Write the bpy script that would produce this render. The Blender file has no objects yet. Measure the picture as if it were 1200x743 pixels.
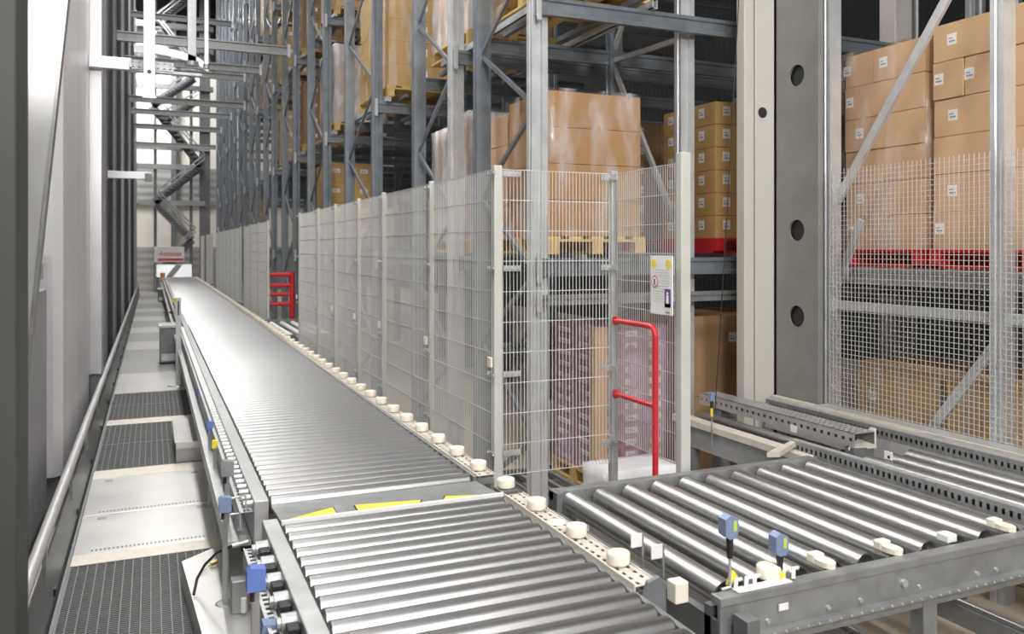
import bpy, bmesh, math, random
from mathutils import Vector, Matrix
random.seed(7)
SC = bpy.context.scene
COL = SC.collection
# ------------------------------------------------------------------ camera model (for measuring)
F = 970.0; TH = math.atan(422/970.0); S, C = math.sin(TH), math.cos(TH); CX, HY = 600.0, 290.5; CZ = 2.25
def ray(x, y):
    u = (x-CX)/F; v = (HY-y)/F
    return (S+u*C, C-u*S, v)
def onz(x, y, z=.95):
    r = ray(x, y); t = (z-CZ)/r[2]; return (r[0]*t, r[1]*t, z)
def onx(x, y, X):
    r = ray(x, y); t = X/r[0]; return (X, r[1]*t, CZ+r[2]*t)
def ony(x, y, Y):
    r = ray(x, y); t = Y/r[1]; return (r[0]*t, Y, CZ+r[2]*t)

# ------------------------------------------------------------------ materials
MATS = {}
def mat(name, col, metal=0.0, rough=0.5, nscale=0, namt=0.0, bump=0.0, bscale=None, stretch=None, wear=None):
    m = bpy.data.materials.new(name); m.use_nodes = True
    nt = m.node_tree; b = nt.nodes['Principled BSDF']
    b.inputs['Base Color'].default_value = (*col, 1); b.inputs['Metallic'].default_value = metal
    b.inputs['Roughness'].default_value = rough
    tc = nt.nodes.new('ShaderNodeTexCoord'); mp = nt.nodes.new('ShaderNodeMapping')
    nt.links.new(tc.outputs['Object'], mp.inputs['Vector'])
    if stretch: mp.inputs['Scale'].default_value = stretch
    if nscale:
        n = nt.nodes.new('ShaderNodeTexNoise'); n.inputs['Scale'].default_value = nscale; n.inputs['Detail'].default_value = 4
        nt.links.new(mp.outputs['Vector'], n.inputs['Vector'])
        r = nt.nodes.new('ShaderNodeMapRange'); r.inputs['From Min'].default_value = .3; r.inputs['From Max'].default_value = .7
        r.inputs['To Min'].default_value = 1-namt; r.inputs['To Max'].default_value = 1+namt
        nt.links.new(n.outputs['Fac'], r.inputs['Value'])
        mx = nt.nodes.new('ShaderNodeVectorMath'); mx.operation = 'SCALE'
        mx.inputs[0].default_value = col; nt.links.new(r.outputs['Result'], mx.inputs['Scale'])
        nt.links.new(mx.outputs['Vector'], b.inputs['Base Color'])
        r2 = nt.nodes.new('ShaderNodeMapRange'); r2.inputs['To Min'].default_value = max(.05, rough-.12); r2.inputs['To Max'].default_value = rough+.12
        nt.links.new(n.outputs['Fac'], r2.inputs['Value']); nt.links.new(r2.outputs['Result'], b.inputs['Roughness'])
    if bump:
        n2 = nt.nodes.new('ShaderNodeTexNoise'); n2.inputs['Scale'].default_value = bscale or 20
        nt.links.new(mp.outputs['Vector'], n2.inputs['Vector'])
        bp = nt.nodes.new('ShaderNodeBump'); bp.inputs['Strength'].default_value = bump; bp.inputs['Distance'].default_value = .01
        nt.links.new(n2.outputs['Fac'], bp.inputs['Height']); nt.links.new(bp.outputs['Normal'], b.inputs['Normal'])
    MATS[name] = m; return m
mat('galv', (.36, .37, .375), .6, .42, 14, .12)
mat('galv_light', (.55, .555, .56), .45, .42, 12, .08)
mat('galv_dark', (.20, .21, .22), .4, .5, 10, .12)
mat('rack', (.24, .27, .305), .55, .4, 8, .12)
mat('rack_lit', (.66, .68, .70), .5, .4, 8, .08)  # lighter copy of the rack steel, with light from the aisle painted in
mat('roller', (.34, .342, .345), 1.0, .36)
mat('roller_big', (.50, .505, .51), 1.0, .38)
mat('plate', (.60, .595, .58), .55, .33, 4, .05)
mat('grating', (.17, .175, .175), .3, .5, 20, .15)
mat('alu', (.56, .56, .57), .4, .35, 6, .04)
mat('panel_grey', (.40, .40, .42), .25, .4, 3, .06)
mat('panel_light', (.80, .795, .82), .3, .38, 2, .05, stretch=(1, 1, .05))
mat('machine', (.055, .058, .052), .1, .55, 3, .1)  # the near column is unlit; its shade is put into this colour
mat('unlit_col', (.04, .045, .052), .3, .5, 3, .15)  # columns out of the light, their shade painted as near-black
mat('mid_col', (.28, .27, .30), .2, .5, 2, .1)
mat('beige', (.62, .59, .55), .05, .45, 1.5, .04, stretch=(1, 1, .2))
mat('mast', (.29, .29, .275), .3, .5, 4, .1)
mat('cream', (.87, .81, .69), 0, .45, 8, .03)
mat('cream_strip', (.68, .64, .57), .1, .45, 15, .08)
mat('wire', (.74, .74, .73), .25, .4)
mat('wire_white', (.64, .64, .63), .1, .45)
mat('post_cream', (.62, .62, .58), .15, .45, 5, .05)
mat('carton_a', (.40, .225, .10), 0, .62, 3, .06, .15, 6)
mat('carton_b', (.68, .44, .255), 0, .6, 3, .06, .15, 6)
mat('carton_c', (.43, .27, .135), 0, .62, 3, .07, .15, 6)
mat('carton_y', (.60, .38, .14), 0, .6, 3, .07, .15, 6)
mat('tape', (.58, .42, .26), 0, .3)
mat('purple_box', (.42, .26, .25), 0, .5, 14, .25)
mat('wood', (.62, .43, .17), 0, .65, 12, .15)
mat('red', (.62, .02, .025), 0, .4, 6, .05)
mat('red_tube', (.66, .03, .04), .1, .35)
mat('yellow', (.90, .74, .08), 0, .5, 20, .05)
mat('white', (.86, .86, .84), 0, .5)
mat('paper', (.90, .90, .90), 0, .6)
mat('grey_print', (.35, .35, .36), 0, .7)
mat('black', (.02, .02, .022), 0, .45)
mat('blue', (.12, .20, .52), 0, .4)
mat('blue_grey', (.22, .28, .46), 0, .4)
mat('lime', (.55, .72, .12), 0, .4)
mat('purple', (.18, .07, .30), 0, .5)
mat('magenta', (.45, .06, .25), 0, .5)
mat('orange', (.75, .22, .08), 0, .5)
mat('sign_red', (.72, .10, .09), 0, .5)
mat('brass', (.75, .55, .2), .8, .4)
mat('concrete', (.46, .41, .34), 0, .55, 1.2, .12, .1, 30)
mat('shade_wall', (.015, .017, .021), .1, .7, 1, .1)  # near black paints the dim depth behind the racks into the walls
mat('ceiling', (.20, .20, .21), 0, .8)
mat('backwall', (.74, .71, .65), 0, .6, .4, .05)
mat('cladding', (.34, .34, .335), .1, .6, .6, .06)
mat('skin_white', (.88, .88, .90), 0, .4, 3, .05, .6, 9)
def ribbed(m, scale, axis='Z', strength=.4):
    nt = m.node_tree; b = nt.nodes['Principled BSDF']
    tc = nt.nodes.new('ShaderNodeTexCoord'); w = nt.nodes.new('ShaderNodeTexWave'); w.bands_direction = axis
    w.inputs['Scale'].default_value = scale; nt.links.new(tc.outputs['Object'], w.inputs['Vector'])
    bp = nt.nodes.new('ShaderNodeBump'); bp.inputs['Strength'].default_value = strength; bp.inputs['Distance'].default_value = .03
    nt.links.new(w.outputs['Fac'], bp.inputs['Height']); nt.links.new(bp.outputs['Normal'], b.inputs['Normal'])
ribbed(MATS['shade_wall'], 1.5, 'Y'); ribbed(MATS['cladding'], .8, 'Z'); ribbed(MATS['ceiling'], 1.2, 'X')
def film(name, clear, col, rough):
    m = bpy.data.materials.new(name); m.use_nodes = True; nt = m.node_tree
    b = nt.nodes['Principled BSDF']; out = nt.nodes['Material Output']
    b.inputs['Base Color'].default_value = (*col, 1); b.inputs['Roughness'].default_value = rough
    tc = nt.nodes.new('ShaderNodeTexCoord')
    mp = nt.nodes.new('ShaderNodeMapping'); mp.inputs['Scale'].default_value = (1, 1, .35)
    nt.links.new(tc.outputs['Object'], mp.inputs['Vector'])
    n = nt.nodes.new('ShaderNodeTexNoise'); n.inputs['Scale'].default_value = 5; n.inputs['Detail'].default_value = 3
    nt.links.new(mp.outputs['Vector'], n.inputs['Vector'])
    bp = nt.nodes.new('ShaderNodeBump'); bp.inputs['Strength'].default_value = .8; bp.inputs['Distance'].default_value = .04
    nt.links.new(n.outputs['Fac'], bp.inputs['Height']); nt.links.new(bp.outputs['Normal'], b.inputs['Normal'])
    t = nt.nodes.new('ShaderNodeBsdfTransparent'); mx = nt.nodes.new('ShaderNodeMixShader')
    r = nt.nodes.new('ShaderNodeMapRange'); r.inputs['From Min'].default_value = .45; r.inputs['From Max'].default_value = .68
    r.inputs['To Min'].default_value = min(1, clear+.1); r.inputs['To Max'].default_value = max(0, clear-.42)
    nt.links.new(n.outputs['Fac'], r.inputs['Value']); nt.links.new(r.outputs['Result'], mx.inputs['Fac'])
    nt.links.new(b.outputs['BSDF'], mx.inputs[1]); nt.links.new(t.outputs['BSDF'], mx.inputs[2])
    nt.links.new(mx.outputs['Shader'], out.inputs['Surface']); MATS[name] = m
film('film_clear', .98, (.85, .80, .76), .15)
film('film_white', .5, (.85, .83, .82), .25)
film('film_purple', .72, (.62, .40, .58), .12)
def glow(name, col, s):
    m = bpy.data.materials.new(name); m.use_nodes = True; b = m.node_tree.nodes['Principled BSDF']
    b.inputs['Emission Color'].default_value = (*col, 1); b.inputs['Emission Strength'].default_value = s; MATS[name] = m
glow('lamp', (1, .97, .92), 12)

# ------------------------------------------------------------------ mesh builder
class MB:
    def __init__(s): s.v = []; s.f = []; s.sm = []
    def add(s, vs, fs, smooth=False):
        o = len(s.v); s.v += [tuple(v) for v in vs]; s.f += [tuple(i+o for i in f) for f in fs]; s.sm += [smooth]*len(fs); return s
    def box(s, a, b, bev=0.0):
        x0, x1 = sorted((a[0], b[0])); y0, y1 = sorted((a[1], b[1])); z0, z1 = sorted((a[2], b[2]))
        if bev <= 0 or min(x1-x0, y1-y0, z1-z0) < 2.2*bev:
            s.add([(x0,y0,z0),(x1,y0,z0),(x1,y1,z0),(x0,y1,z0),(x0,y0,z1),(x1,y0,z1),(x1,y1,z1),(x0,y1,z1)],
                  [(0,3,2,1),(4,5,6,7),(0,1,5,4),(1,2,6,5),(2,3,7,6),(3,0,4,7)]); return s
        bm = bmesh.new(); bmesh.ops.create_cube(bm, size=1)
        for v in bm.verts: v.co = Vector(((x0+x1)/2+v.co.x*(x1-x0), (y0+y1)/2+v.co.y*(y1-y0), (z0+z1)/2+v.co.z*(z1-z0)))
        bmesh.ops.bevel(bm, geom=bm.edges[:], offset=bev, segments=2, affect='EDGES', profile=.5)
        bm.verts.index_update(); s.add([v.co[:] for v in bm.verts], [[v.index for v in f.verts] for f in bm.faces]); bm.free(); return s
    def bar(s, p0, p1, w, h=None, up=(0,0,1)):
        """rectangular bar from p0 to p1, w across, h along up"""
        h = h or w; p0 = Vector(p0); p1 = Vector(p1); d = (p1-p0).normalized(); u = Vector(up)
        if abs(d.dot(u)) > .98: u = Vector((0,1,0))
        a = d.cross(u).normalized()*w/2; b = a.cross(d).normalized()*h/2
        vs = [p+i*a+j*b for p in (p0, p1) for i, j in ((-1,-1),(1,-1),(1,1),(-1,1))]
        s.add(vs, [(0,1,2,3),(7,6,5,4),(0,4,5,1),(1,5,6,2),(2,6,7,3),(3,7,4,0)]); return s
    def cyl(s, p0, p1, r, n=16, r1=None, caps=True):
        p0 = Vector(p0); p1 = Vector(p1); r1 = r if r1 is None else r1; d = (p1-p0).normalized()
        u = Vector((0,0,1)) if abs(d.z) < .9 else Vector((1,0,0)); a = d.cross(u).normalized(); b = d.cross(a)
        vs = [p0+(a*math.cos(2*math.pi*i/n)+b*math.sin(2*math.pi*i/n))*r for i in range(n)]+[p1+(a*math.cos(2*math.pi*i/n)+b*math.sin(2*math.pi*i/n))*r1 for i in range(n)]
        s.add(vs, [(i, (i+1) % n, n+(i+1) % n, n+i) for i in range(n)], True)
        if caps: s.add(vs, [tuple(range(n-1, -1, -1)), tuple(range(n, 2*n))])
        return s
    def lathe(s, c, prof, n=20):
        """prof list of (r,z), around vertical axis at c"""
        vs = [(c[0]+r*math.cos(2*math.pi*i/n), c[1]+r*math.sin(2*math.pi*i/n), c[2]+z) for r, z in prof for i in range(n)]
        fs = [(k*n+i, k*n+(i+1) % n, (k+1)*n+(i+1) % n, (k+1)*n+i) for k in range(len(prof)-1) for i in range(n)]
        s.add(vs, fs, True); s.add(vs[:n], [tuple(range(n-1, -1, -1))]); s.add(vs[-n:], [tuple(range(n))]); return s
    def tube(s, pts, r, n=10):
        pts = [Vector(p) for p in pts]; rings = []; prev = None
        for i, p in enumerate(pts):
            d = (pts[min(i+1, len(pts)-1)]-pts[max(i-1, 0)]).normalized()
            a = prev if prev is not None else (Vector((0,0,1)) if abs(d.z) < .9 else Vector((1,0,0)))
            a = (a-d*a.dot(d)).normalized(); prev = a; b = d.cross(a)
            rings += [p+(a*math.cos(2*math.pi*k/n)+b*math.sin(2*math.pi*k/n))*r for k in range(n)]
        m = len(pts); fs = [(k*n+i, k*n+(i+1) % n, (k+1)*n+(i+1) % n, (k+1)*n+i) for k in range(m-1) for i in range(n)]
        s.add(rings, fs, True); s.add(rings[:n], [tuple(range(n-1, -1, -1))]); s.add(rings[-n:], [tuple(range(n))]); return s
    def prism(s, poly, off):
        """3-D polygon swept by vector off"""
        n = len(poly); off = Vector(off); a = [Vector(p) for p in poly]; vs = a+[p+off for p in a]
        s.add(vs, [tuple(range(n-1, -1, -1)), tuple(range(n, 2*n))]+[(i, (i+1) % n, n+(i+1) % n, n+i) for i in range(n)]); return s
    def perf(s, o, u, v, nu, nv, hu, hv, th=(0,0,0)):
        """sheet at o spanned by u,v with nu x nv rectangular holes (hu,hv = hole fraction), real thickness th"""
        o = Vector(o); u = Vector(u); v = Vector(v); th = Vector(th)
        us = [0]; vs_ = [0]
        for i in range(nu): us += [(i+.5-hu/2)/nu, (i+.5+hu/2)/nu]
        for j in range(nv): vs_ += [(j+.5-hv/2)/nv, (j+.5+hv/2)/nv]
        us.append(1); vs_.append(1); W = len(us); H = len(vs_)
        P = [o+u*a+v*b for b in vs_ for a in us]; fs = []
        for j in range(H-1):
            for i in range(W-1):
                if i % 2 == 1 and j % 2 == 1: continue
                fs.append((j*W+i, j*W+i+1, (j+1)*W+i+1, (j+1)*W+i))
        s.add(P, fs)
        if th.length > 0:
            s.add([p+th for p in P], [f[::-1] for f in fs])
            c = [o, o+u, o+u+v, o+v]
            for i in range(4): s.add([c[i], c[(i+1) % 4], c[(i+1) % 4]+th, c[i]+th], [(0,1,2,3)])
        return s
    def mesh(s, name, m, off=(0,0,0)):
        me = bpy.data.meshes.new(name); o = Vector(off)
        me.from_pydata([(v[0]-o.x, v[1]-o.y, v[2]-o.z) for v in s.v], [], s.f)
        me.polygons.foreach_set('use_smooth', s.sm); me.materials.append(MATS[m]); me.update(); return me
    def build(s, name, m, parent=None, label=None):
        off = wpos(parent) if parent else Vector((0,0,0))
        if parent is None:
            xs = [v[0] for v in s.v]; ys = [v[1] for v in s.v]; zs = [v[2] for v in s.v]
            off = Vector(((min(xs)+max(xs))/2, (min(ys)+max(ys))/2, min(zs)))
        o = bpy.data.objects.new(name, s.mesh(name, m, off)); COL.objects.link(o)
        if parent: o.parent = parent
        else: o.location = off
        if label: o['label'] = label
        return o
def _marked(fn):
    def w(s, *a, **k):
        top = not getattr(s,'busy',False)
        if top: s.busy = True; s.marks = getattr(s,'marks',[])+[(len(s.v),len(s.f))]
        r = fn(s,*a,**k)
        if top: s.busy = False
        return r
    return w
for _n in ('box','bar','cyl','lathe','tube','prism','perf'): setattr(MB,_n,_marked(getattr(MB,_n)))
def each(mb, name, m, parent):
    """every shape of the builder becomes a part of its own"""
    mk = mb.marks+[(len(mb.v),len(mb.f))]
    for (v0,f0),(v1,f1) in zip(mk,mk[1:]):
        q = MB(); q.v = mb.v[v0:v1]; q.f = [tuple(i-v0 for i in f) for f in mb.f[f0:f1]]; q.sm = mb.sm[f0:f1]; q.build(name,m,parent)
def wpos(o):
    p = Vector(o.location)
    while o.parent: o = o.parent; p += Vector(o.location)
    return p
def tag(o, label, cat, group=None, kind=None):
    o['label'] = label; o['category'] = cat
    if group: o['group'] = group
    if kind: o['kind'] = kind
    return o
def thing(name, loc, label, cat, group=None):
    o = bpy.data.objects.new(name, None); COL.objects.link(o); o.location = loc; o.empty_display_size = .1
    return tag(o, label, cat, group)
def struct(o): o['kind'] = 'structure'; return o
def kids(o): return [c for c in bpy.data.objects if c.parent == o]
def copy_tree(o, parent=None, ch=None):
    c = o.copy(); COL.objects.link(c); c.parent = parent
    for k in kids(o): copy_tree(k, c)
    return c
def inst(src, loc, parent):
    c = src.copy(); COL.objects.link(c); c.parent = parent; c.location = loc; return c
def many(mb, name, m, parent, locs, label=None):
    """one mesh built about the origin, placed as separate parts at world positions"""
    me = mb.mesh(name, m); base = wpos(parent)
    for l in locs:
        o = bpy.data.objects.new(name, me); COL.objects.link(o); o.parent = parent; o.location = Vector(l)-base
        if label: o['label'] = label
ORD = ['first','second','third','fourth','fifth','sixth','seventh','eighth','ninth','tenth','eleventh','twelfth','thirteenth','fourteenth','fifteenth','sixteenth','seventeenth','eighteenth','nineteenth','twentieth']

# ------------------------------------------------------------------ setting
struct(MB().box((-4,-4,-.2),(13,46.5,0)).build('floor','concrete'))
struct(MB().box((-4,-4,17),(13,46.5,17.3)).build('ceiling','ceiling'))
struct(MB().box((-4.2,-4,0),(-4,46.5,17)).build('wall_left','shade_wall'))
struct(MB().box((13,-4,0),(13.2,46.5,17)).build('wall_right','shade_wall'))
struct(MB().box((-4,46.2,0),(13,46.5,17)).build('wall_back','backwall'))
struct(MB().box((-4,-4.2,0),(13,-4,17)).build('wall_front','shade_wall'))
struct(MB().box((-4,46.08,0),(13,46.2,2.3)).build('trim_1','cladding'))
struct(MB().box((-4,46.08,4.5),(13,46.2,6.4)).build('trim_2','cladding'))
struct(MB().box((-4,46.0,11.6),(13,46.2,17)).build('trim_3','shade_wall'))  # near-black band added to keep the top of the back wall dark
for i, x in enumerate((-2.6, .9, 4.2, 7.6)):
    struct(MB().box((x,45.85,0),(x+.25,46.08,17)).build('trim_%d' % (4+i),'galv_dark'))

# ------------------------------------------------------------------ rollers
def roller_mesh_x(x0, x1, r, n=20):
    mb = MB(); mb.cyl((x0+.012,0,0),(x1-.012,0,0),r,n,caps=False)
    mb.cyl((x0,0,0),(x0+.012,0,0),r-.008,n,r); mb.cyl((x1-.012,0,0),(x1,0,0),r,n,r-.008)
    mb.cyl((x0-.03,0,0),(x1+.03,0,0),.01,8)
    return mb
GUIDE = None
def guide_roller(parent, x, y, z):
    global GUIDE
    if GUIDE is None:
        mb = MB().lathe((0,0,0),[(.030,0),(.046,.004),(.048,.012),(.048,.045),(.044,.052),(.020,.055),(.008,.052)],22)
        GUIDE = mb.mesh('guide_roller','cream')
    o = bpy.data.objects.new('guide_roller',GUIDE); COL.objects.link(o); o.parent = parent; o.location = Vector((x,y,z))-wpos(parent); return o

# main long conveyor
conv = thing('roller_conveyor', (1.1, 22, 0), 'long grey roller conveyor running back down the aisle to the white sign', 'conveyor')
RX0, RX1 = .555, 1.672; RR = .047; PITCH = .108
rm = roller_mesh_x(RX0, RX1, RR)
ys = [4.455+PITCH*i for i in range(325)]
many(rm,'roller','roller',conv,[(0,y,.912) for y in ys[:98]])
far = MB()
for y in ys[98:]: far.cyl((RX0,y,.912),(RX1,y,.912),RR,10)
o = far.build('distant_rollers','roller',conv); o['kind'] = 'stuff'
Y0, Y1 = 4.40, 39.6
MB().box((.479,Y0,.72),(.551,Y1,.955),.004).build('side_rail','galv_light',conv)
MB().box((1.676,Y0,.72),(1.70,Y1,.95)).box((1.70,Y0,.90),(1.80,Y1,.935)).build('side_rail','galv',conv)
def strip(mbx, y0, y1, z, x0=1.700, x1=1.800, step=.05):
    mbx.perf((x0,y0,z),(x1-x0,0,0),(0,y1-y0,0),2,max(1,int((y1-y0)/step)),.28,.5,(0,0,-.004)); 
    mbx.box((x0-.006,y0,z-.02),(x0,y1,z+.008)); mbx.box((x1,y0,z-.03),(x1+.006,y1,z+.006)); return mbx
strip(MB(), Y0, 20, .952, step=.06).box((1.7,20,.94),(1.8,Y1,.952)).build('guide_strip','cream_strip',conv)
MB().box((.34,Y0+.1,.70),(.475,Y1,.73)).box((.34,Y0+.1,.73),(.36,Y1,.80)).build('cable_duct','galv_light',conv)
mb = MB(); mb.perf((.415,Y0+.02,.90),(.06,0,0),(0,14,0),1,230,.55,.5,(0,0,-.003)); mb.box((.41,Y0+.02,.82),(.415,Y1,.905)); mb.box((.415,18.5,.895),(.475,Y1,.9))
mb.build('chain_guard','galv_light',conv)
many(MB().cyl((-.024,0,0),(.024,0,0),.019,10),'shaft_bolt','galv',conv,[(.454,4.455+PITCH*i,.93) for i in range(96)])
many(MB().box((-.035,-.025,-.37),(.035,.025,.37)),'support_leg','galv_dark',conv,[(x,5.2+3.0*i,.37) for i in range(12) for x in (.52,1.69)])
many(MB().box((.53,-.025,-.04),(1.68,.025,.04)),'cross_member','galv_dark',conv,[(0,5.2+3.0*i,.68) for i in range(12)])
MB().tube([(.44,5.0,.80),(.44,20,.80),(.44,39,.80)],.03).build('cable_pipe','galv_light',conv)
gy = 4.52
while gy < 38: guide_roller(conv, 1.752, gy, .952); gy += .372
MB().box((1.69,4.03,.88),(1.79,4.13,.965),.004).build('guide_block','galv_dark',conv)
guide_roller(conv,1.74,4.08,.965)
# end housing dark gap between the two conveyors with the warning plate
wp = thing('transfer_plate', onz(480,605,.93), 'sloping grey plate with yellow warning stickers bridging the two conveyors', 'plate')
MB().prism([(.56,4.03,.955),(1.68,4.03,.955),(1.68,4.38,.93),(.56,4.38,.93)],(0,0,-.012)).build('plate','galv',wp)
MB().box((.56,4.012,.938),(1.70,4.028,.962),.003).build('edge_strip','white',wp)
def zplate(y): return .955-(y-4.03)/.35*.025
def sticker(pts, m='yellow', h=.002):
    P = [onz(280+a/3.058, 500+b/3.058, .95) for a, b in pts]; P = [(p[0], min(max(4.034+(p[1]-4.02)*1.55,4.034),4.37)) for p in P]
    mb = MB(); mb.prism([(p[0],p[1],zplate(p[1])+h) for p in P],(0,0,.0015)); return mb
for pts in ([(178,342),(345,300),(356,326),(200,344)],[(425,292),(660,272),(650,283),(430,309)],[(750,258),(880,257),(960,272),(755,287)],[(975,268),(1020,269),(1030,279),(985,281)]):
    cxp = sum(a for a, b in pts)/4; cyp = sum(b for a, b in pts)/4
    sticker([((a-cxp)*1.05+cxp,(b-cyp)*1.14+cyp) for a, b in pts],'black',.0005).build('sticker_border','black',wp)
    sticker(pts,'yellow',.0025).build('warning_sticker','yellow',wp,'yellow warning sticker')
# near conveyor
nc = thing('roller_conveyor', (1.1, 2.5, 0), 'near grey roller conveyor section in front of the yellow stickers', 'conveyor')
many(roller_mesh_x(RX0,RX1,RR,28),'roller','roller',nc,[(0,3.955-PITCH*k,.912) for k in range(28)])
MB().box((.479,.9,.74),(.551,4.085,.955),.005).build('side_rail','galv_light',nc)
MB().box((1.676,.9,.80),(1.70,4.0,.935)).box((1.70,.9,.78),(1.80,2.70,.84)).build('side_rail','galv',nc)
strip(MB(), 2.72, 4.0, .952).build('guide_strip','cream_strip',nc)
MB().box((1.70,2.72,.84),(1.80,4.0,.93)).build('strip_support','galv_dark',nc)
MB().lathe((1.752,3.50,.953),[(.046,0),(.046,.006),(.03,.008)],18).build('strip_disc','cream',nc)
mb = MB(); mb.perf((.385,1.2,.875),(.045,0,0),(0,2.75,0),1,62,.5,.5,(0,0,-.003)); mb.box((.382,1.2,.80),(.386,3.95,.88)); mb.build('chain_guard','galv_light',nc)
many(MB().cyl((-.027,0,0),(.027,0,0),.034,14).cyl((-.042,0,0),(-.027,0,0),.022,12),'drive_hub','galv',nc,[(.452,3.86-.2*i,.90) for i in range(14)])
many(MB().box((-.022,-.03,-.045),(.022,.03,.045),.004),'bearing_block','black',nc,[(.452,3.76-.2*i,.885) for i in range(13)])
MB().box((.45,.9,.66),(.475,4.05,.83)).build('drive_cover','galv_dark',nc)
many(MB().box((-.035,-.025,-.38),(.035,.025,.38)),'support_leg','galv_dark',nc,[(x,y,.38) for x in (.52,1.69) for y in (1.6,3.2)])
for p in ((1.752,3.72),(1.752,3.30),(1.755,2.94)): guide_roller(nc,p[0],p[1],.953)
# curved end stop
MB().prism([(1.70,2.66,.80),(1.70,2.66,.93),(1.72,2.66,.985),(1.77,2.66,1.0),(1.80,2.66,.97),(1.80,2.66,.80)],(0,.02,0)).build('end_stop','galv_dark',nc)
MB().box((1.80,2.60,.91),(1.86,2.66,.99),.006).build('buffer_block','cream',nc)

# ------------------------------------------------------------------ transfer table
tb = thing('transfer_table', (2.85, 3.25, 0), 'wide cross roller table with thick shiny rollers beside the near conveyor', 'conveyor table')
mb = MB(); mb.cyl((0,2.615,0),(0,3.90,0),.054,28,caps=False); mb.cyl((0,3.90,0),(0,3.915,0),.054,28,.044)
# open front end of each tube with a rim
mb.cyl((0,2.615,0),(0,2.6155,0),.054,28,.048,caps=False); mb.cyl((0,2.6155,0),(0,2.66,0),.048,28,caps=False); mb.cyl((0,2.66,0),(0,2.6605,0),.048,28); mb.cyl((0,2.58,0),(0,3.94,0),.011,8)
many(mb,'roller','roller_big',tb,[(2.04+.183*i,0,.903) for i in range(10)])
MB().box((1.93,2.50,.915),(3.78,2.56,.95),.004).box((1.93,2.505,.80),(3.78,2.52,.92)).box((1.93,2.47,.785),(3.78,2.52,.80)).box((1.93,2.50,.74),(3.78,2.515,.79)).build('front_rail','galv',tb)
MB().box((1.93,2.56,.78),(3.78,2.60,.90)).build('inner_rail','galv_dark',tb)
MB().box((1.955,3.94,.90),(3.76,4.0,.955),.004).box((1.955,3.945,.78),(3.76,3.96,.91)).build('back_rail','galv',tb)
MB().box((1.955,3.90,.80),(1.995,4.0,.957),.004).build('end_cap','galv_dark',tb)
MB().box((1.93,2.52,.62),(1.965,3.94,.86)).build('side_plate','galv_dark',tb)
MB().box((3.70,2.49,.66),(3.79,2.50,.93)).box((3.77,2.5,.66),(3.79,2.62,.93)).build('corner_plate','galv',tb)
bm_ = MB()
for x, z in ((3.715,.89),(3.715,.86),(3.75,.81),(3.715,.78),(3.715,.73)): bm_.cyl((x,2.482,z),(x,2.491,z),.008,8)
for x in (2.15,2.45,2.62,2.95,3.3,3.42): bm_.cyl((x,2.494,.83),(x,2.506,.83),.009,8)
for i in range(28): bm_.cyl((2.1+.055*i,2.464,.793),(2.1+.055*i,2.472,.793),.005,6)
bm_.cyl((2.86,2.49,.86),(2.86,2.51,.86),.016,12)
bm_.build('rail_bolts','galv_light',tb)
for x in (2.06,3.01):
    for y in (2.53,3.90): MB().box((x-.04,y-.035,0),(x+.04,y+.035,.785),.004).build('leg','galv',tb)
each(MB().box((2.02,2.52,.30),(2.06,3.9,.36)).box((2.98,2.52,.30),(3.02,3.9,.36)),'leg_brace','galv_dark',tb)
guide_roller(tb, onz(883,668)[0], 2.585, .95)
def clip_guide(x, y):
    mb = MB(); pts = []
    n = 16
    for i in range(n):
        a = 2*math.pi*i/n; rx, ry = .032, .052; pts.append((x+rx*math.cos(a), y+ry*math.sin(a), .95))
    mb.prism(pts,(0,0,.022)); mb.cyl((x,y-.01,.972),(x,y-.01,.976),.018,12); mb.box((x-.03,y+.03,.945),(x+.03,y+.075,.985),.006)
    return mb.build('side_guide','cream',tb,'cream plastic side guide')
for px, py in ((945,652),(1022,637),(1153,612)): clip_guide(onz(px,py)[0], 2.60)
MB().box((onz(1086,624)[0]-.04,2.57,.95),(onz(1086,624)[0]+.02,2.63,.985),.005).build('reflector_block','white',tb)
MB().box((2.02,2.51,.951),(2.28,2.555,.957),.002).build('bracket_plate','white',tb)
mb = MB()
for i, x in enumerate((2.02,2.07,2.11,2.25,2.30)): mb.tube([(x,2.53,.955),(x+.02,2.55,.985),(x+.05,2.56,.98),(x+.06,2.60,.96)],.008,8)
each(mb,'cable_clamp','white',tb)
MB().box((1.97,2.40,0),(2.03,2.48,.90),.004).box((2.05,2.42,0),(2.09,2.48,.80)).build('corner_post','galv_dark',tb)
MB().box((2.20,2.495,.86),(2.245,2.499,.885)).build('rating_label','paper',tb)
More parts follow.
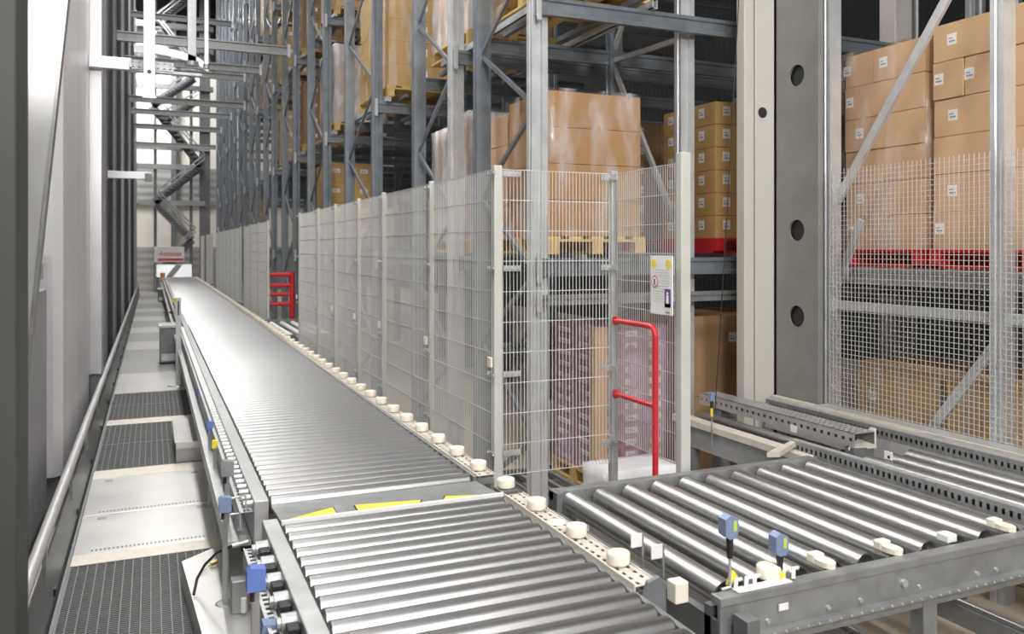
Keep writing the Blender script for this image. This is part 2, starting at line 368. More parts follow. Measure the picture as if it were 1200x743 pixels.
# photo-eye sensors on the table corner
def eye(px, py, neck_h, label, yel):
    x = onz(px,py,.96)[0]; y = 2.56; z = .955
    t = thing('photo_eye', (x,y,z), label, 'sensor')
    MB().tube([(x-.04,y,z),(x,y-.005,z+.005),(x,y,z+.03),(x,y,z+neck_h)],.006,8).build('stem','galv_light',t)
    MB().cyl((x,y,z+neck_h-.015),(x,y,z+neck_h+.06),.011,12,.015).build('cable_plug','black',t)
    zz = z+neck_h+.06
    MB().prism([(x-.032,y-.018,zz+.015),(x-.012,y-.018,zz),(x+.018,y-.018,zz+.002),(x+.03,y-.018,zz+.035),(x+.026,y-.018,zz+.075),(x-.008,y-.018,zz+.092),(x-.034,y-.018,zz+.078)],(0,.045,0)).build('sensor_head','blue_grey',t); hd = COL.objects[-1]
    MB().box((x+.002,y-.021,zz+.03),(x+.017,y-.018,zz+.07),.001).build('indicator','lime',hd)
    if yel: MB().box((x-.016,y-.03,z-.07),(x+.004,y-.012,z+.03),.003).build('cable_sleeve','yellow',t)
    else: MB().tube([(x+.01,y+.02,z+.0),(x+.03,y+.02,z+.05),(x+.045,y+.03,z+.03),(x+.05,y+.03,z)],.012,8).build('cable_sleeve','yellow',t)
    return t
eye(829,672,.13,'blue photo eye on a tall thin stem at the table corner','')
eye(884,660,.03,'blue photo eye with yellow cable sleeve beside the cream guide roller','y')
def reflector(px, py, w, dz, label):
    p = onz(px,py,.95); t = thing('reflector_flag', p, label, 'reflector')
    MB().box((p[0]-.004,p[1]-.004,.93),(p[0]+.004,p[1]+.004,.95+dz),.0005).build('post','galv',t)
    MB().box((p[0]-w,p[1]-.002,.95+dz-.055),(p[0],p[1]+.004,.95+dz),.001).build('reflector','white',t)
reflector(753,660,.055,.125,'small white reflector flag on a thin post between conveyor and table')
reflector(777,671,.055,.115,'larger white reflector flag on a thin post nearer the blue photo eyes')

# ------------------------------------------------------------------ rails and channels on the right
t = thing('side_channel', (3.8,3.2,0), 'grey perforated channel along the far side of the roller table', 'channel')
MB().box((3.825,1.2,.93),(3.835,4.2,1.0)).build('slot_shade','galv_dark',t)  # dark sheet added so the slots look shaded
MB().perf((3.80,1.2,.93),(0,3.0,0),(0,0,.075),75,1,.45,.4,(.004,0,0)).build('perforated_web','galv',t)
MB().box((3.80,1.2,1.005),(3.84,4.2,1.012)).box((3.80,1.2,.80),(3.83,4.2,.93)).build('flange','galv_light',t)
MB().prism([(3.55,4.02,.99),(3.80,4.16,1.0),(3.80,4.20,1.0),(3.50,4.08,.98)],(0,0,-.03)).build('guide_blade','cream_strip',t)
t = thing('rail_beam', (3.79,4.7,0), 'pale box rail leading back from the table behind the fence post', 'rail')
MB().box((3.74,4.0,.90),(3.84,5.45,.95),.004).build('rail_top','cream_strip',t)
MB().box((3.76,4.0,.74),(3.82,5.45,.90)).build('rail_web','galv',t)
MB().box((2.9,4.62,.62),(3.76,4.70,.72),.003).box((3.76,4.2,0),(3.82,4.28,.74)).box((3.76,5.2,0),(3.82,5.28,.74)).build('support_arm','galv_dark',t)
MB().tube([(3.98,4.0,.93),(3.98,5.4,.93)],.035).build('rail_tube','roller_big',t)
t = thing('cable_tray', (4.25,5,0), 'grey perforated cable tray with holed lid behind the roller table', 'cable tray')
a = onz(838,484,1.0); X0 = 4.16
MB().perf((X0,4.02,.96),(0,1.65,0),(0,0,.09),26,1,.42,.25,(.004,0,0)).build('tray_side','galv_light',t)
MB().perf((X0,4.02,1.05),(.17,0,0),(0,1.65,0),3,36,.5,.45,(0,0,-.004)).build('tray_lid','galv_light',t)
MB().box((X0+.17,4.02,.94),(X0+.175,5.67,1.05)).build('tray_back','galv_dark',t)
each(MB().box((X0,4.02,.70),(X0+.17,4.1,.95)).box((X0,5.4,0),(X0+.1,5.5,.95)),'tray_foot','galv_dark',t)
for n_, (px, py) in enumerate(((908,509),(1017,543))):
    p = onz(px,py,.98); p = (X0-.012, p[1]+.10, .97)
    o = thing('number_tag', p, ['small white tag on the cable tray near the beige column','small white tag with black mark at the end of the cable tray'][n_], 'tag')
    MB().box((p[0]-.004,p[1]-.03,p[2]-.02),(p[0],p[1]+.03,p[2]+.03),.001).build('tag_plate','paper',o)
    if n_: MB().box((p[0]-.006,p[1]-.012,p[2]-.012),(p[0]-.004,p[1]+.004,p[2]+.006)).build('printed_mark','black',o)
t = thing('roller_conveyor', (4.4,2.8,0), 'conveyor with long lengthwise rollers between the channel and the wire mesh', 'conveyor')
many(MB().cyl((0,1.0,0),(0,3.88,0),.047,28),'roller','roller_big',t,[(x,0,.90) for x in (3.95,4.13,4.31,4.49)])
MB().box((4.655,1.0,.93),(4.665,5.4,1.005)).build('slot_shade','galv_dark',t)  # dark strip added behind the perforations in place of shade
MB().perf((4.62,1.0,.93),(0,4.4,0),(0,0,.08),110,1,.45,.35,(.004,0,0)).build('perforated_rail','galv',t)
MB().box((4.62,1.0,1.01),(4.68,5.4,1.016)).box((4.62,1.0,.78),(4.66,5.4,.93)).build('flange','galv_light',t)
MB().prism([(4.33,4.0,.965),(4.60,4.25,1.0),(4.60,4.30,1.0),(4.15,4.06,.955)],(0,0,-.02)).build('guide_blade','cream_strip',t)
each(MB().box((3.88,1.0,.55),(4.66,1.06,.85)).box((3.88,3.9,.55),(4.66,3.96,.85)),'cross_member','galv_dark',t)
t = thing('mesh_rail', (4.77,3,0), 'pale horizontal rail under the square wire mesh', 'rail')
MB().box((4.74,1.0,.985),(4.80,5.48,1.02),.004).build('rail_top','cream_strip',t)
MB().box((4.75,1.0,.90),(4.79,5.48,.985)).build('rail_web','galv',t)
MB().box((4.72,4.0,.985),(4.735,5.3,1.0)).build('wear_strip','cream',t)
for y in (1.5,3.7,5.3): MB().box((4.75,y,0),(4.79,y+.06,.90)).build('leg','galv_dark',t)
# low rails under the table
for n_, (X, z) in enumerate(((2.75,.35),(3.15,.35),(3.72,.45))):
    t = thing('floor_track', (X,3,z-.1), ['low steel track under the table nearest the floor patch','low steel track under the middle of the roller table','low steel track under the far end of the roller table'][n_], 'track')
    MB().box((X,.8,z-.10),(X+.06,5.0,z),.004).build('track_beam','galv',t)
    MB().cyl((X+.03,.8,z+.012),(X+.03,5.0,z+.012),.014,10).build('guide_rod','roller_big',t)
    each(MB().box((X,1.0,0),(X+.05,1.06,z-.10)).box((X,4.6,0),(X+.05,4.66,z-.10)),'foot','galv_dark',t)

# ------------------------------------------------------------------ wire fence
def wire_panel(x0, y0, x1, y1, z0, z1, pitch, parent, name='wire_panel', m='wire', r=.0019, hz=.186, top=True):
    mb = MB(); d = Vector((x1-x0,y1-y0,0)); L = d.length; d /= L; n = int(L/pitch)
    for i in range(n+1):
        p = Vector((x0,y0,0))+d*(i*L/n); mb.bar((p.x,p.y,z0),(p.x,p.y,z1),2*r)
    k = int(round((z1-z0)/hz))
    for j in range(k+1):
        z = z1-j*(z1-z0)/k; mb.bar((x0,y0,z),(x1,y1,z),.0045)
    return mb.build(name,m,parent)
FX = 2.0; FT = 2.75
posts = [4.84,6.17,7.61,8.64,9.84,10.96,12.43]
fence = thing('wire_fence', (FX,8,0), 'tall wire mesh safety fence beside the long conveyor, nearest section', 'fence')
for i in range(6): wire_panel(FX,posts[i]+.035,FX,posts[i+1]-.035,.80,FT,.030,fence)
fposts = []
for i, y in enumerate(posts):
    w = .028 if i == 0 else .020
    fposts.append(MB().box((FX-w,y-w,0),(FX+w,y+w,FT+.02),.004).build('post','post_cream',fence))
for i, y in enumerate(posts):
    for z in (FT-.03,2.12,1.45,.95):
        MB().box((FX-.04,y-.06,z-.015),(FX-.034,y+.06,z+.015),.001).cyl((FX-.048,y-.045,z),(FX-.04,y-.045,z),.009,8).cyl((FX-.048,y+.045,z),(FX-.04,y+.045,z),.009,8).build('fence_clamp','galv_light',fposts[i])
for i, y in enumerate(posts): MB().box((FX-.055,y-.03,1.50),(FX-.04,y+.03,1.56),.002).build('clip_tab','cream',fposts[i])
# corner return panel and panel towards the camera
CXr = 2.86
ret = thing('wire_fence', (2.4,4.86,0), 'short wire mesh return panel behind the roller table', 'fence')
wire_panel(FX+.05,4.86,CXr-.03,4.86,.80,FT,.025,ret)
MB().box((CXr-.025,4.835,0),(CXr+.025,4.885,FT+.02),.004).build('post','galv_light',ret)
for z in (FT-.03,2.12,1.45,.95):
    mb = MB().box((FX+.035,4.815,z-.018),(FX+.16,4.823,z+.018),.001)
    for x in (FX+.06,FX+.10,FX+.14): mb.cyl((x,4.808,z),(x,4.816,z),.008,8)
    mb.build('fence_clamp','galv_light',ret)
    mb = MB().box((CXr-.11,4.825,z-.018),(CXr+.02,4.832,z+.018),.001)
    for x in (CXr-.09,CXr-.05): mb.cyl((x,4.817,z),(x,4.826,z),.008,8)
    mb.build('fence_clamp','galv_light',ret)
gp = thing('wire_fence', (2.83,4.4,0), 'wire mesh panel carrying the white notice, ending at the pale post', 'fence')
wire_panel(CXr,4.80,2.845,4.095,.97,FT,.025,gp)
MB().box((2.832,4.035,.0),(2.90,4.09,FT+.06),.005).build('post','post_cream',gp)
mb = MB()
for z in (FT-.03,2.12,1.45,.98): mb.box((CXr-.045,4.74,z-.018),(CXr-.038,4.83,z+.018),.001)
each(mb,'fence_clamp','galv_light',gp)
# pale tall column directly behind that post
# white notice
nt_ = thing('notice_sign', (2.80,4.2,1.9), 'white safety notice with yellow dots and red prohibition ring on the fence', 'sign')
NX = 2.79
def npt(px, py): return onx(px, py, NX)
a = npt(762.5,299); b = npt(788,371); zt = onx(775,299.5,NX)[2]; zb = onx(775,368.5,NX)[2]; ya, yb = a[1], onx(788,330,NX)[1]
MB().box((NX,yb,zb),(NX+.006,ya,zt)).build('notice_board','paper',nt_)
def nloc(fx, fz): return (ya+(yb-ya)*fx, zt+(zb-zt)*fz)
def ndisc(fx, fz, r, m, name, x=NX-.002, n=20, sy=1):
    y, z = nloc(fx,fz); MB().cyl((x,y,z),(x+.002,y,z),r,n).build(name,m,nt_)
ndisc(.16,.14,.026,'yellow','yellow_dot'); ndisc(.82,.14,.026,'yellow','yellow_dot')
ndisc(.2,.45,.036,'sign_red','prohibition_ring'); ndisc(.2,.45,.028,'paper','ring_field',NX-.003); 
y, z = nloc(.2,.45); MB().box((NX-.0045,y-.007,z-.02),(NX-.003,y+.007,z+.018)).build('walking_figure','purple',nt_)
y, z = nloc(.79,.72); MB().box((NX-.002,y-.03,z-.05),(NX,y+.03,z+.055)).build('purple_patch','purple',nt_)
MB().cyl((NX-.004,y,z+.03),(NX-.002,y,z+.03),.009,12).box((NX-.004,y-.011,z-.03),(NX-.002,y+.011,z+.02)).build('pictogram','paper',nt_)
y, z = nloc(.79,.84); MB().box((NX-.002,y-.03,z-.012),(NX,y+.03,z+.012)).build('magenta_band','magenta',nt_)
y, z = nloc(.79,.89); MB().box((NX-.002,y-.03,z-.012),(NX,y+.03,z+.012)).build('yellow_band','cream',nt_)
y, z = nloc(.79,.955); MB().box((NX-.002,y-.02,z-.004),(NX,y+.02,z+.004)).build('caption','grey_print',nt_)
mb = MB()
for k in range(13):
    y0_, z = nloc(.12 if k not in (3,4) else .42, .24+.045*k+(.0)); y1_, _ = nloc(.62 if k > 7 else .86, 0)
    if k in (3,4,5): y0_, _ = nloc(.4,0)
    mb.box((NX-.0015,y1_,z-.0015),(NX,y0_,z+.0015))
mb.build('text_lines','wire',nt_)
# red tube guard
rg = thing('guard_rail', (2.82,4.3,0), 'red tubular guard rail on the fence by the white notice', 'guard rail')
GX = 2.80; g1 = onx(768,378,GX); g2 = onx(722,380.5,GX); g3 = onx(722,472,GX); g4 = onx(767,465,GX); 
yb_ = g1[1]
def arc(p, q, c, n=6):
    P = []
    for i in range(n+1):
        t_ = i/n; P.append(tuple((1-t_)**2*p[k]+2*t_*(1-t_)*c[k]+t_**2*q[k] for k in range(3)))
    return P
zt_ = onx(745,379.5,GX)[2]
MB().tube([(GX,g2[1],zt_)]+arc((GX,yb_+.07,zt_),(GX,yb_,zt_-.07),(GX,yb_,zt_))+[(GX,yb_,.2)],.018,12).build('main_tube','red_tube',rg)
zm_ = onx(745,469,GX)[2]
MB().tube([(GX,g3[1],zm_),(GX,yb_,zm_)],.016,12).build('cross_tube','red_tube',rg)
MB().cyl((GX-.012,g2[1],zt_),(GX+.012,g2[1],zt_),.03,16).build('end_flange','red_tube',rg)
MB().cyl((GX-.012,g3[1],zm_),(GX+.012,g3[1],zm_),.03,16).build('end_flange','red_tube',rg)
# far fences
def far_fence(y0, y1, n, label, pt=.036):
    t = thing('wire_fence', (FX,(y0+y1)/2,0), label, 'fence')
    L = (y1-y0)/n
    for i in range(n): wire_panel(FX,y0+i*L+.03,FX,y0+(i+1)*L-.03,.80,FT,pt,t,r=.0026)
    for i in range(n+1): MB().box((FX-.022,y0+i*L-.022,0),(FX+.022,y0+i*L+.022,FT+.02)).build('post','post_cream',t)
far_fence(16.1,20.4,3,'wire fence section just beyond the red guard and side conveyor')
far_fence(21.3,29.6,6,'longer wire fence section further down the conveyor, with a middle post',.045)
far_fence(31.6,35.0,2,'narrow wire fence section near the end of the conveyor',.05)
far_fence(37.0,39.0,1,'last sliver of wire fence beside the distant white sign',.05)
# side conveyor in the first gap
for n_, (y0, y1, lab) in enumerate(((12.75,15.7,'short side conveyor leaving the long conveyor through the fence gap'),(20.55,21.15,'small drive unit in the second narrow fence gap'),(29.8,31.4,'distant side conveyor in the third fence gap'))):
    t = thing('side_conveyor', (2.6,(y0+y1)/2,0), lab, 'conveyor')
    n = 9
    if n_ != 1:
        many(MB().cyl((0,y0+.06,0),(0,y1-.06,0),.045,12),'roller','white',t,[(2.0+.19*i,0,.86) for i in range(4)])
    else: MB().cyl((2.0,y0+.1,.9),(2.0,y1-.1,.9),.06,12).box((1.9,y0+.15,.7),(2.2,y1-.15,.85),.01).build('drive_motor','galv',t)
    each(MB().box((1.90,y0,.72),(2.68,y0+.05,.94)).box((1.90,y1-.05,.72),(2.68,y1,.94)).box((1.84,y0,.70),(1.90,y1,.88)),'side_rail','galv_dark',t)
    each(MB().box((2.0,y0+.02,0),(2.06,y0+.08,.72)).box((2.0,y1-.08,0),(2.06,y1-.02,.72)).box((2.58,y0+.02,0),(2.64,y0+.08,.72)).box((2.58,y1-.08,0),(2.64,y1-.02,.72)),'support_leg','galv',t)
t = thing('guard_rail', (2.5,15.9,0), 'small distant red guard rail in the gap of the wire fence', 'guard rail')
for n_, z in enumerate((1.75,1.55,1.38,1.2)): MB().tube([(2.02,15.95,z),(2.42,15.95,z)],.04,8).build('rail','red_tube',t)
MB().tube([(2.42,15.95,.9),(2.42,15.95,1.8)],.05,8).build('upright','red_tube',t)

# ------------------------------------------------------------------ racks
LEV = [2.12, 3.86, 5.60, 7.34, 9.08, 10.82, 12.5]
LX = 2.37
K = 1.18                                   # the racks' measured plan was taken at the fence line; they stand this much further back
def kz(z): return CZ+(z-CZ)*K
def omega_post(mb, x, y, z0, z1, w=.14, d=.10, sy=1):
    """rack post with a folded front: lips and a groove facing the aisle"""
    poly = [(x,y),(x+.030,y),(x+.038,y+.016*sy),(x+.080,y+.016*sy),(x+.090,y),(x+w,y),(x+w,y+d*sy),(x,y+d*sy),(x,y+.052*sy),(x+.014,y+.044*sy),(x+.014,y+.036*sy),(x,y+.028*sy)]
    if sy < 0: poly = poly[::-1]
    mb.prism([(a,b,z0) for a, b in poly],(0,0,z1-z0)); return mb
def frame(X, ya, yb, ztop, half, phase, label, custom=None, m='rack'):
    X *= K; ya *= K; yb *= K; half *= K; phase = kz(phase)
    t = thing('rack_upright',(X,(ya+yb)/2,0),label,'rack frame')
    omega_post(MB(),X-.06,ya,0,ztop).build('post',m if m == 'rack' else 'rack_lit',t)  # front post painted as lit from the aisle, rear post darker
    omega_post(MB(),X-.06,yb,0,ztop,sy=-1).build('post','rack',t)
    MB().box((X-.10,ya-.03,0),(X+.10,ya+.12,.012)).build('foot_plate','galv',t)
    MB().box((X-.10,yb-.12,0),(X+.10,yb+.03,.012)).build('foot_plate','galv',t)
    if custom:
        for (u, z0, v, z1) in custom:
            MB().bar((X,(ya+.05,yb-.05)[u],kz(z0)),(X,(ya+.05,yb-.05)[v],kz(z1)),.045,.035,up=(1,0,0)).build('brace','galv_light',t)
        return t
    z = phase % (2*half); z -= 2*half
    side = 1
    while z < ztop-half:
        if z >= 0.05:
            p = (X,(yb-.05 if side else ya+.05),z); q = (X,(ya+.05 if side else yb-.05),z+half)
            MB().bar(p,q,.035,.03,up=(1,0,0)).build('brace','rack',t)
        side = 1-side; z += half
    return t
cut = [(5.0,6.1,.56,3.76),(6.63,7.78,.62,3.17),(9.33,10.86,.75,3.4),(12.3,13.72,.75,3.0),(15.15,16.6,.75,3.3),(18.05,19.5,.75,3.0),(21.0,22.5,.75,3.2),(24.0,25.5,.75,3.),(27,28.5,.75,3.3),(30,31.5,.75,3.),(33,34.5,.75,3.1)]
names = ['rack frame beside the fence corner','rack frame behind the white-wrapped cartons']
for i, (ya, yb, h, ph) in enumerate(cut):
    lab = 'tall braced grey '+('rack frame at the aisle edge, %s back from the fence corner' % ORD[i])
    if i == 0: lab = 'tall braced grey rack frame rising directly behind the fence corner post'
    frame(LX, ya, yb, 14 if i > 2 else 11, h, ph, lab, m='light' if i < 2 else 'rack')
frame(3.60,5.06,6.16,11,.6,0,'rack frame with wide pale front post rising behind the notice panel',
      custom=[(1,3.84,0,3.80),(1,3.80,0,2.30),(0,2.1,1,.6),(1,3.9,0,5.4),(0,5.4,1,6.9)],m='light')
for i, (ya, yb, h, ph) in enumerate(cut[2:6]):
    frame(4.62,ya,yb,9,h*2,ph,'inner grey rack frame deep inside the rack, %s row back from the fence corner' % ORD[i+2])
def xbeam(y, z, x0, x1, label, h=.12, m='rack', w=.05):
    mb = MB(); hh = h/2*K; x0 *= K; x1 *= K; y *= K; z = kz(z)
    mb.prism([(x0,y,z-hh),(x0,y,z-hh+.03),(x0,y+.015,z-hh+.038),(x0,y+.015,z+hh-.038),(x0,y,z+hh-.03),(x0,y,z+hh),(x0,y+w,z+hh),(x0,y+w,z-hh)],(x1-x0,0,0))
    t = thing('rack_beam',(x0,y,z-hh),label,'rack beam')
    mb.build('beam',m,t)
    MB().box((x0-.012,y-.008,z-hh-.05),(x0+.03,y,z+hh+.04),.002).build('end_connector','galv_light',t)
    return t
levn = ['lowest','second','third','fourth','fifth','sixth','seventh']
for i, (ya, yb, h, ph) in enumerate(cut):
    for k, z in enumerate(LEV[:(3 if i < 2 else 7)]):
        zz = z+(.0 if k else 0)
        xbeam(ya-.052,zz,LX-.03,8.2,'front rack beam on the %s level, %s rack row from the fence corner' % (levn[k],ORD[i]))
        if i < 8: xbeam(yb+.002,zz,LX-.03,8.2,'back rack beam on the %s level, %s rack row from the fence corner' % (levn[k],ORD[i]))
xbeam(4.95,1.90,LX-.03,8.2,'thin lower tie beam below the pallet with the large plain carton load',.07,'galv')
xbeam(6.1,1.45,LX-.03,8.2,'low tie beam behind the purple wrapped pallet load',.07,'rack')
def ybeam(X, y0, y1, z, label, h=.07, w=.05, m='rack_lit'):
    X *= K; y0 *= K; y1 *= K; z = kz(z)
    t = thing('pallet_rail',(X,y0,z-h/2),label,'pallet rail')
    MB().prism([(X,y0,z-h/2),(X+w,y0,z-h/2),(X+w,y0,z+h/2),(X+w-.01,y0,z+h/2),(X+w-.01,y0,z-h/2+.01),(X,y0,z-h/2+.01)],(0,y1-y0,0)).prism([(X,y0,z-h/2),(X+.01,y0,z-h/2),(X+.01,y0,z+h/2),(X,y0,z+h/2)],(0,y1-y0,0)).build('rail',m,t)
    return t
for i, (y0, y1) in enumerate(((4.9,7.3),(9.2,11.1),(12.2,13.9),(15.0,16.8))):
    for k in range(2):
        z = LEV[k+1 if i == 0 else k+1]+.09
        ybeam(2.46,y0,y1,z,'pallet rail along the rack %s level, %s from the fence corner, aisle side' % (levn[k+1],ORD[i]))
        ybeam(3.20,y0,y1,z,'pallet rail along the rack %s level, %s from the fence corner, inner side' % (levn[k+1],ORD[i]))

# ------------------------------------------------------------------ cartons and pallets
def carton(x0, x1, y0, y1, z0, z1, label, group=None, m='carton_a', labels=(), tape=True, detail=True):
    j = random.uniform(-.004,.004)
    ox, oy = (x0+x1)/2+j, (y0+y1)/2+j
    if not detail:
        o = MB().box((x0,y0,z0+.001),(x1,y1,z1-.001)).build('carton',m); return tag(o,label,'carton',group)
    t = thing('carton',(ox,oy,z0),label,'carton',group)
    x0 += .003; x1 -= .003; y0 += .003; y1 -= .003; z0 += .001; z1 -= .002
    MB().box((x0,y0,z0),(x1,y1,z1),.005).build('carton_body',m,t)
    if tape: MB().box(((x0+x1)/2-.025,y0-.0012,z1-.05),((x0+x1)/2+.025,y1+.0012,z1+.0008)).build('tape_strip','tape',t)
    for face, a, b, w, h in labels:
        # a,b = relative centre on face
        if face == 'y':
            cx = x0+(x1-x0)*a; cz = z0+(z1-z0)*b; MB().box((cx-w/2,y0-.002,cz-h/2),(cx+w/2,y0,cz+h/2)).build('paper_label','paper',t)
            pl = COL.objects[-1]; MB().box((cx-w*.35,y0-.003,cz-h*.25),(cx+w*.3,y0-.002,cz-h*.1)).box((cx-w*.35,y0-.003,cz+h*.05),(cx+w*.1,y0-.002,cz+h*.15)).build('label_print','grey_print',pl)
        else:
            cy = y0+(y1-y0)*a; cz = z0+(z1-z0)*b; MB().box((x0-.002,cy-w/2,cz-h/2),(x0,cy+w/2,cz+h/2)).build('paper_label','paper',t)
            pl = COL.objects[-1]; MB().box((x0-.003,cy-w*.35,cz-h*.25),(x0-.002,cy+w*.3,cz-h*.1)).box((x0-.003,cy-w*.1,cz+h*.05),(x0-.002,cy+w*.35,cz+h*.15)).build('label_print','grey_print',pl)
    return t
PAL = {}
def pallet(x0, x1, y0, y1, z, label, m='wood', group=None, face='y'):
    t = thing('pallet',((x0+x1)/2,(y0+y1)/2,z),label,'pallet',group)
    W = x1-x0; L = y1-y0
    if m == 'red':
        MB().box((x0,y0,z+.115),(x1,y1,z+.14),.004).build('deck',m,t)
        mb = MB()
        if face == 'y': ps = [(x0,x0+.10),(x1-.10,x1)]; mb.box((x0,y0,z),(x1,y0+.05,z+.022)).box((x0,y1-.05,z),(x1,y1,z+.022)); [mb.box((a,y0,z),(b,y1,z+.115),.004) for a, b in ps]
        else: ps = [(y0,y0+.10),(y1-.10,y1)]; mb.box((x0,y0,z),(x0+.05,y1,z+.022)).box((x1-.05,y0,z),(x1,y1,z+.022)); [mb.box((x0,a,z),(x1,b,z+.115),.004) for a, b in ps]
        mb.build('runners',m,t); return t
    many(MB().box((-.06,y0,0),(.06,y1,.022)),'deck_board',m,t,[(x0+.06+i*(W-.12)/4,0,z+.122) for i in range(5)])
    yy = (y0+.05,(y0+y1)/2,y1-.05); xx = (x0+.05,(x0+x1)/2,x1-.05)
    many(MB().box((x0,-.05,0),(x1,.05,.022)),'stringer_board',m,t,[(0,a,z+.10) for a in yy])
    many(MB().box((-.05,-.05,0),(.05,.05,.078)),'block',m,t,[(b,a,z+.022) for a in yy for b in xx])
    many(MB().box((-.05,y0,0),(.05,y1,.022)),'bottom_board',m,t,[(b,0,z) for b in xx]); return t
def shrink(x0, x1, y0, y1, z0, z1, label, m='film_clear'):
    # slightly slack film around a load: five sides, subdivided and rippled
    bm = bmesh.new(); bmesh.ops.create_cube(bm, size=1)
    bmesh.ops.delete(bm, geom=[f for f in bm.faces if f.normal.z < -.5], context='FACES')
    bmesh.ops.subdivide_edges(bm, edges=bm.edges[:], cuts=7, use_grid_fill=True)
    rnd = random.Random(int((x0+y0+z0)*1000))
    vs = []
    for v in bm.verts:
        n = Vector((math.copysign(1,v.co.x) if abs(v.co.x) > .49 else 0, math.copysign(1,v.co.y) if abs(v.co.y) > .49 else 0, 1 if v.co.z > .49 else 0))
        vs.append(((x0+x1)/2+v.co.x*(x1-x0)+n.x*(.01+rnd.random()*.012),(y0+y1)/2+v.co.y*(y1-y0)+n.y*(.01+rnd.random()*.012),(z0+z1)/2+v.co.z*(z1-z0)+n.z*(.006+rnd.random()*.008)))
    bm.verts.index_update(); mb = MB(); mb.add(vs,[[v.index for v in f.verts] for f in bm.faces],True); bm.free()
    o = mb.build('stretch_film',m); return tag(o,label,'stretch film')
def lay(k, n): return 'top' if k == n-1 else ('bottom' if k == 0 else ORD[k]+'-lowest')
# stack right, A and B (seen on their aisle side)
def side_stack(X0, X1, Y0, Y1, z0, z1, rows, who, m, lab=True, ncols=None):
    n = len(rows) if isinstance(rows,(list,tuple)) else rows
    h = (z1-z0)/n
    for k in range(n):
        cols = rows[k] if isinstance(rows,(list,tuple)) else 1
        if isinstance(cols,int): cuts = [i/cols for i in range(cols+1)]
        else: cuts = cols
        for c in range(len(cuts)-1):
            ya = Y0+(Y1-Y0)*cuts[c]; yb = Y0+(Y1-Y0)*cuts[c+1]
            nm = '' if len(cuts) == 2 else (', nearer part' if c == 0 else (', farther part' if c == len(cuts)-2 else ', middle part'))
            ls = [('x',.8 if (k+c) % 2 else .93,.55,.075,.08)] if lab and (k*3+c) % 4 != 2 else []
            carton(X0+random.uniform(0,.015),X1,ya,yb,z0+k*h,z0+(k+1)*h,'brown carton, %s layer%s, %s' % (lay(k,n),nm,who),'cartons in '+who,m,ls,tape=False)
side_stack(5.27,6.2,4.42,5.20,2.24,3.83,[1,1,1,1,1,[0,.62,1]],'the stack left of the diagonal brace','carton_b')
side_stack(5.25,6.2,3.56,4.34,2.24,3.87,[1,1,1,1,[0,.68,1],[0,1]],'the tallest stack beside the mesh corner post','carton_b')
side_stack(5.25,6.2,2.6,3.45,2.24,3.9,5,'the stack past the mesh corner post','carton_b')
side_stack(5.30,6.2,4.35,5.10,.16,1.33,[1,1],'the low stack behind the mesh, far one','carton_y',lab=True)
side_stack(5.30,6.2,3.50,4.27,.16,1.33,[1,1],'the low stack behind the mesh brace','carton_y',lab=False)
side_stack(5.30,6.2,2.60,3.40,.16,1.30,[1,1],'the low stack past the mesh corner post','carton_y',lab=False)
for i, (a, b, l) in enumerate(((4.42,5.20,'red pallet under the stack left of the diagonal brace'),(3.56,4.37,'red pallet under the tallest stack by the mesh post'),(2.6,3.45,'red pallet past the mesh corner post'))):
    pallet(5.25,6.25,a,b,2.10,l,'red',face='x')
for i, (a, b, l) in enumerate(((4.35,5.10,'wooden floor pallet under the far low carton stack'),(3.5,4.27,'wooden floor pallet behind the mesh brace'),(2.6,3.4,'wooden floor pallet past the mesh corner post'))):
    pallet(5.28,6.22,a,b,.01,l)
shrink(5.27,6.2,4.42,5.20,2.24,3.84,'clear film over the stack left of the diagonal brace')
shrink(5.30,6.2,4.35,5.10,.16,1.33,'clear film over the far low carton stack behind mesh')
shrink(5.30,6.2,3.50,4.27,.16,1.33,'clear film over the low carton stack behind the mesh brace')
# front-faced stack builder
def front_stack(X0, X1, Y0, Y1, z0, z1, n, cols, who, m, labs=(), detail=True, ydiv=1, sidelabs=()):
    h = (z1-z0)/n; w = (X1-X0)/cols; d = (Y1-Y0)/ydiv
    for k in range(n):
        for c in range(cols):
            for e in range(ydiv):
                pos = '' if cols == 1 else (', aisle side' if c == 0 else (', inner side' if c == cols-1 else ', middle'))
                pos += '' if ydiv == 1 else (', front' if e == 0 else ', rear')
                ls = [('y',a,b,lw,lh) for a, b, lw, lh in labs] if e == 0 else []
                if c == 0: ls += [('x',a,b,lw,lh) for a, b, lw, lh in sidelabs]
                carton(X0+c*w,X0+(c+1)*w,Y0+e*d,Y0+(e+1)*d,z0+k*h,z0+(k+1)*h,('brown carton, %s layer%s, %s' % (lay(k,n),pos,who)),'cartons in '+who,m,ls,tape=False,detail=detail)
def kstack(X0, X1, Y0, Y1, z0, z1, n, cols, who, m, labs=(), detail=True, ydiv=1, sidelabs=()):
    front_stack(X0*K,X1*K,Y0*K,Y1*K,kz(z0),kz(z1),n,cols,who,m,[(a,b,c*K,d*K) for a, b, c, d in labs],detail,ydiv,[(a,b,c*K,d*K) for a, b, c, d in sidelabs])
def kpallet(x0, x1, y0, y1, z, label, m='wood'):
    if z > 1:
        zt_ = kz(z+.145)-.145
        t = thing('pallet_support',((x0+x1)/2*K,(y0+y1)/2*K,zt_-.05),'bearer bars beneath '+label.split(' under ')[1],'pallet support')
        for x in (x0*K+.2,x1*K-.2): MB().box((x-.025,y0*K-.25,zt_-.05),(x+.025,y1*K+.25,zt_-.001),.003).build('bar','rack',t)
    pallet(x0*K,x1*K,y0*K,y1*K,kz(z+.145)-.145,label,m)
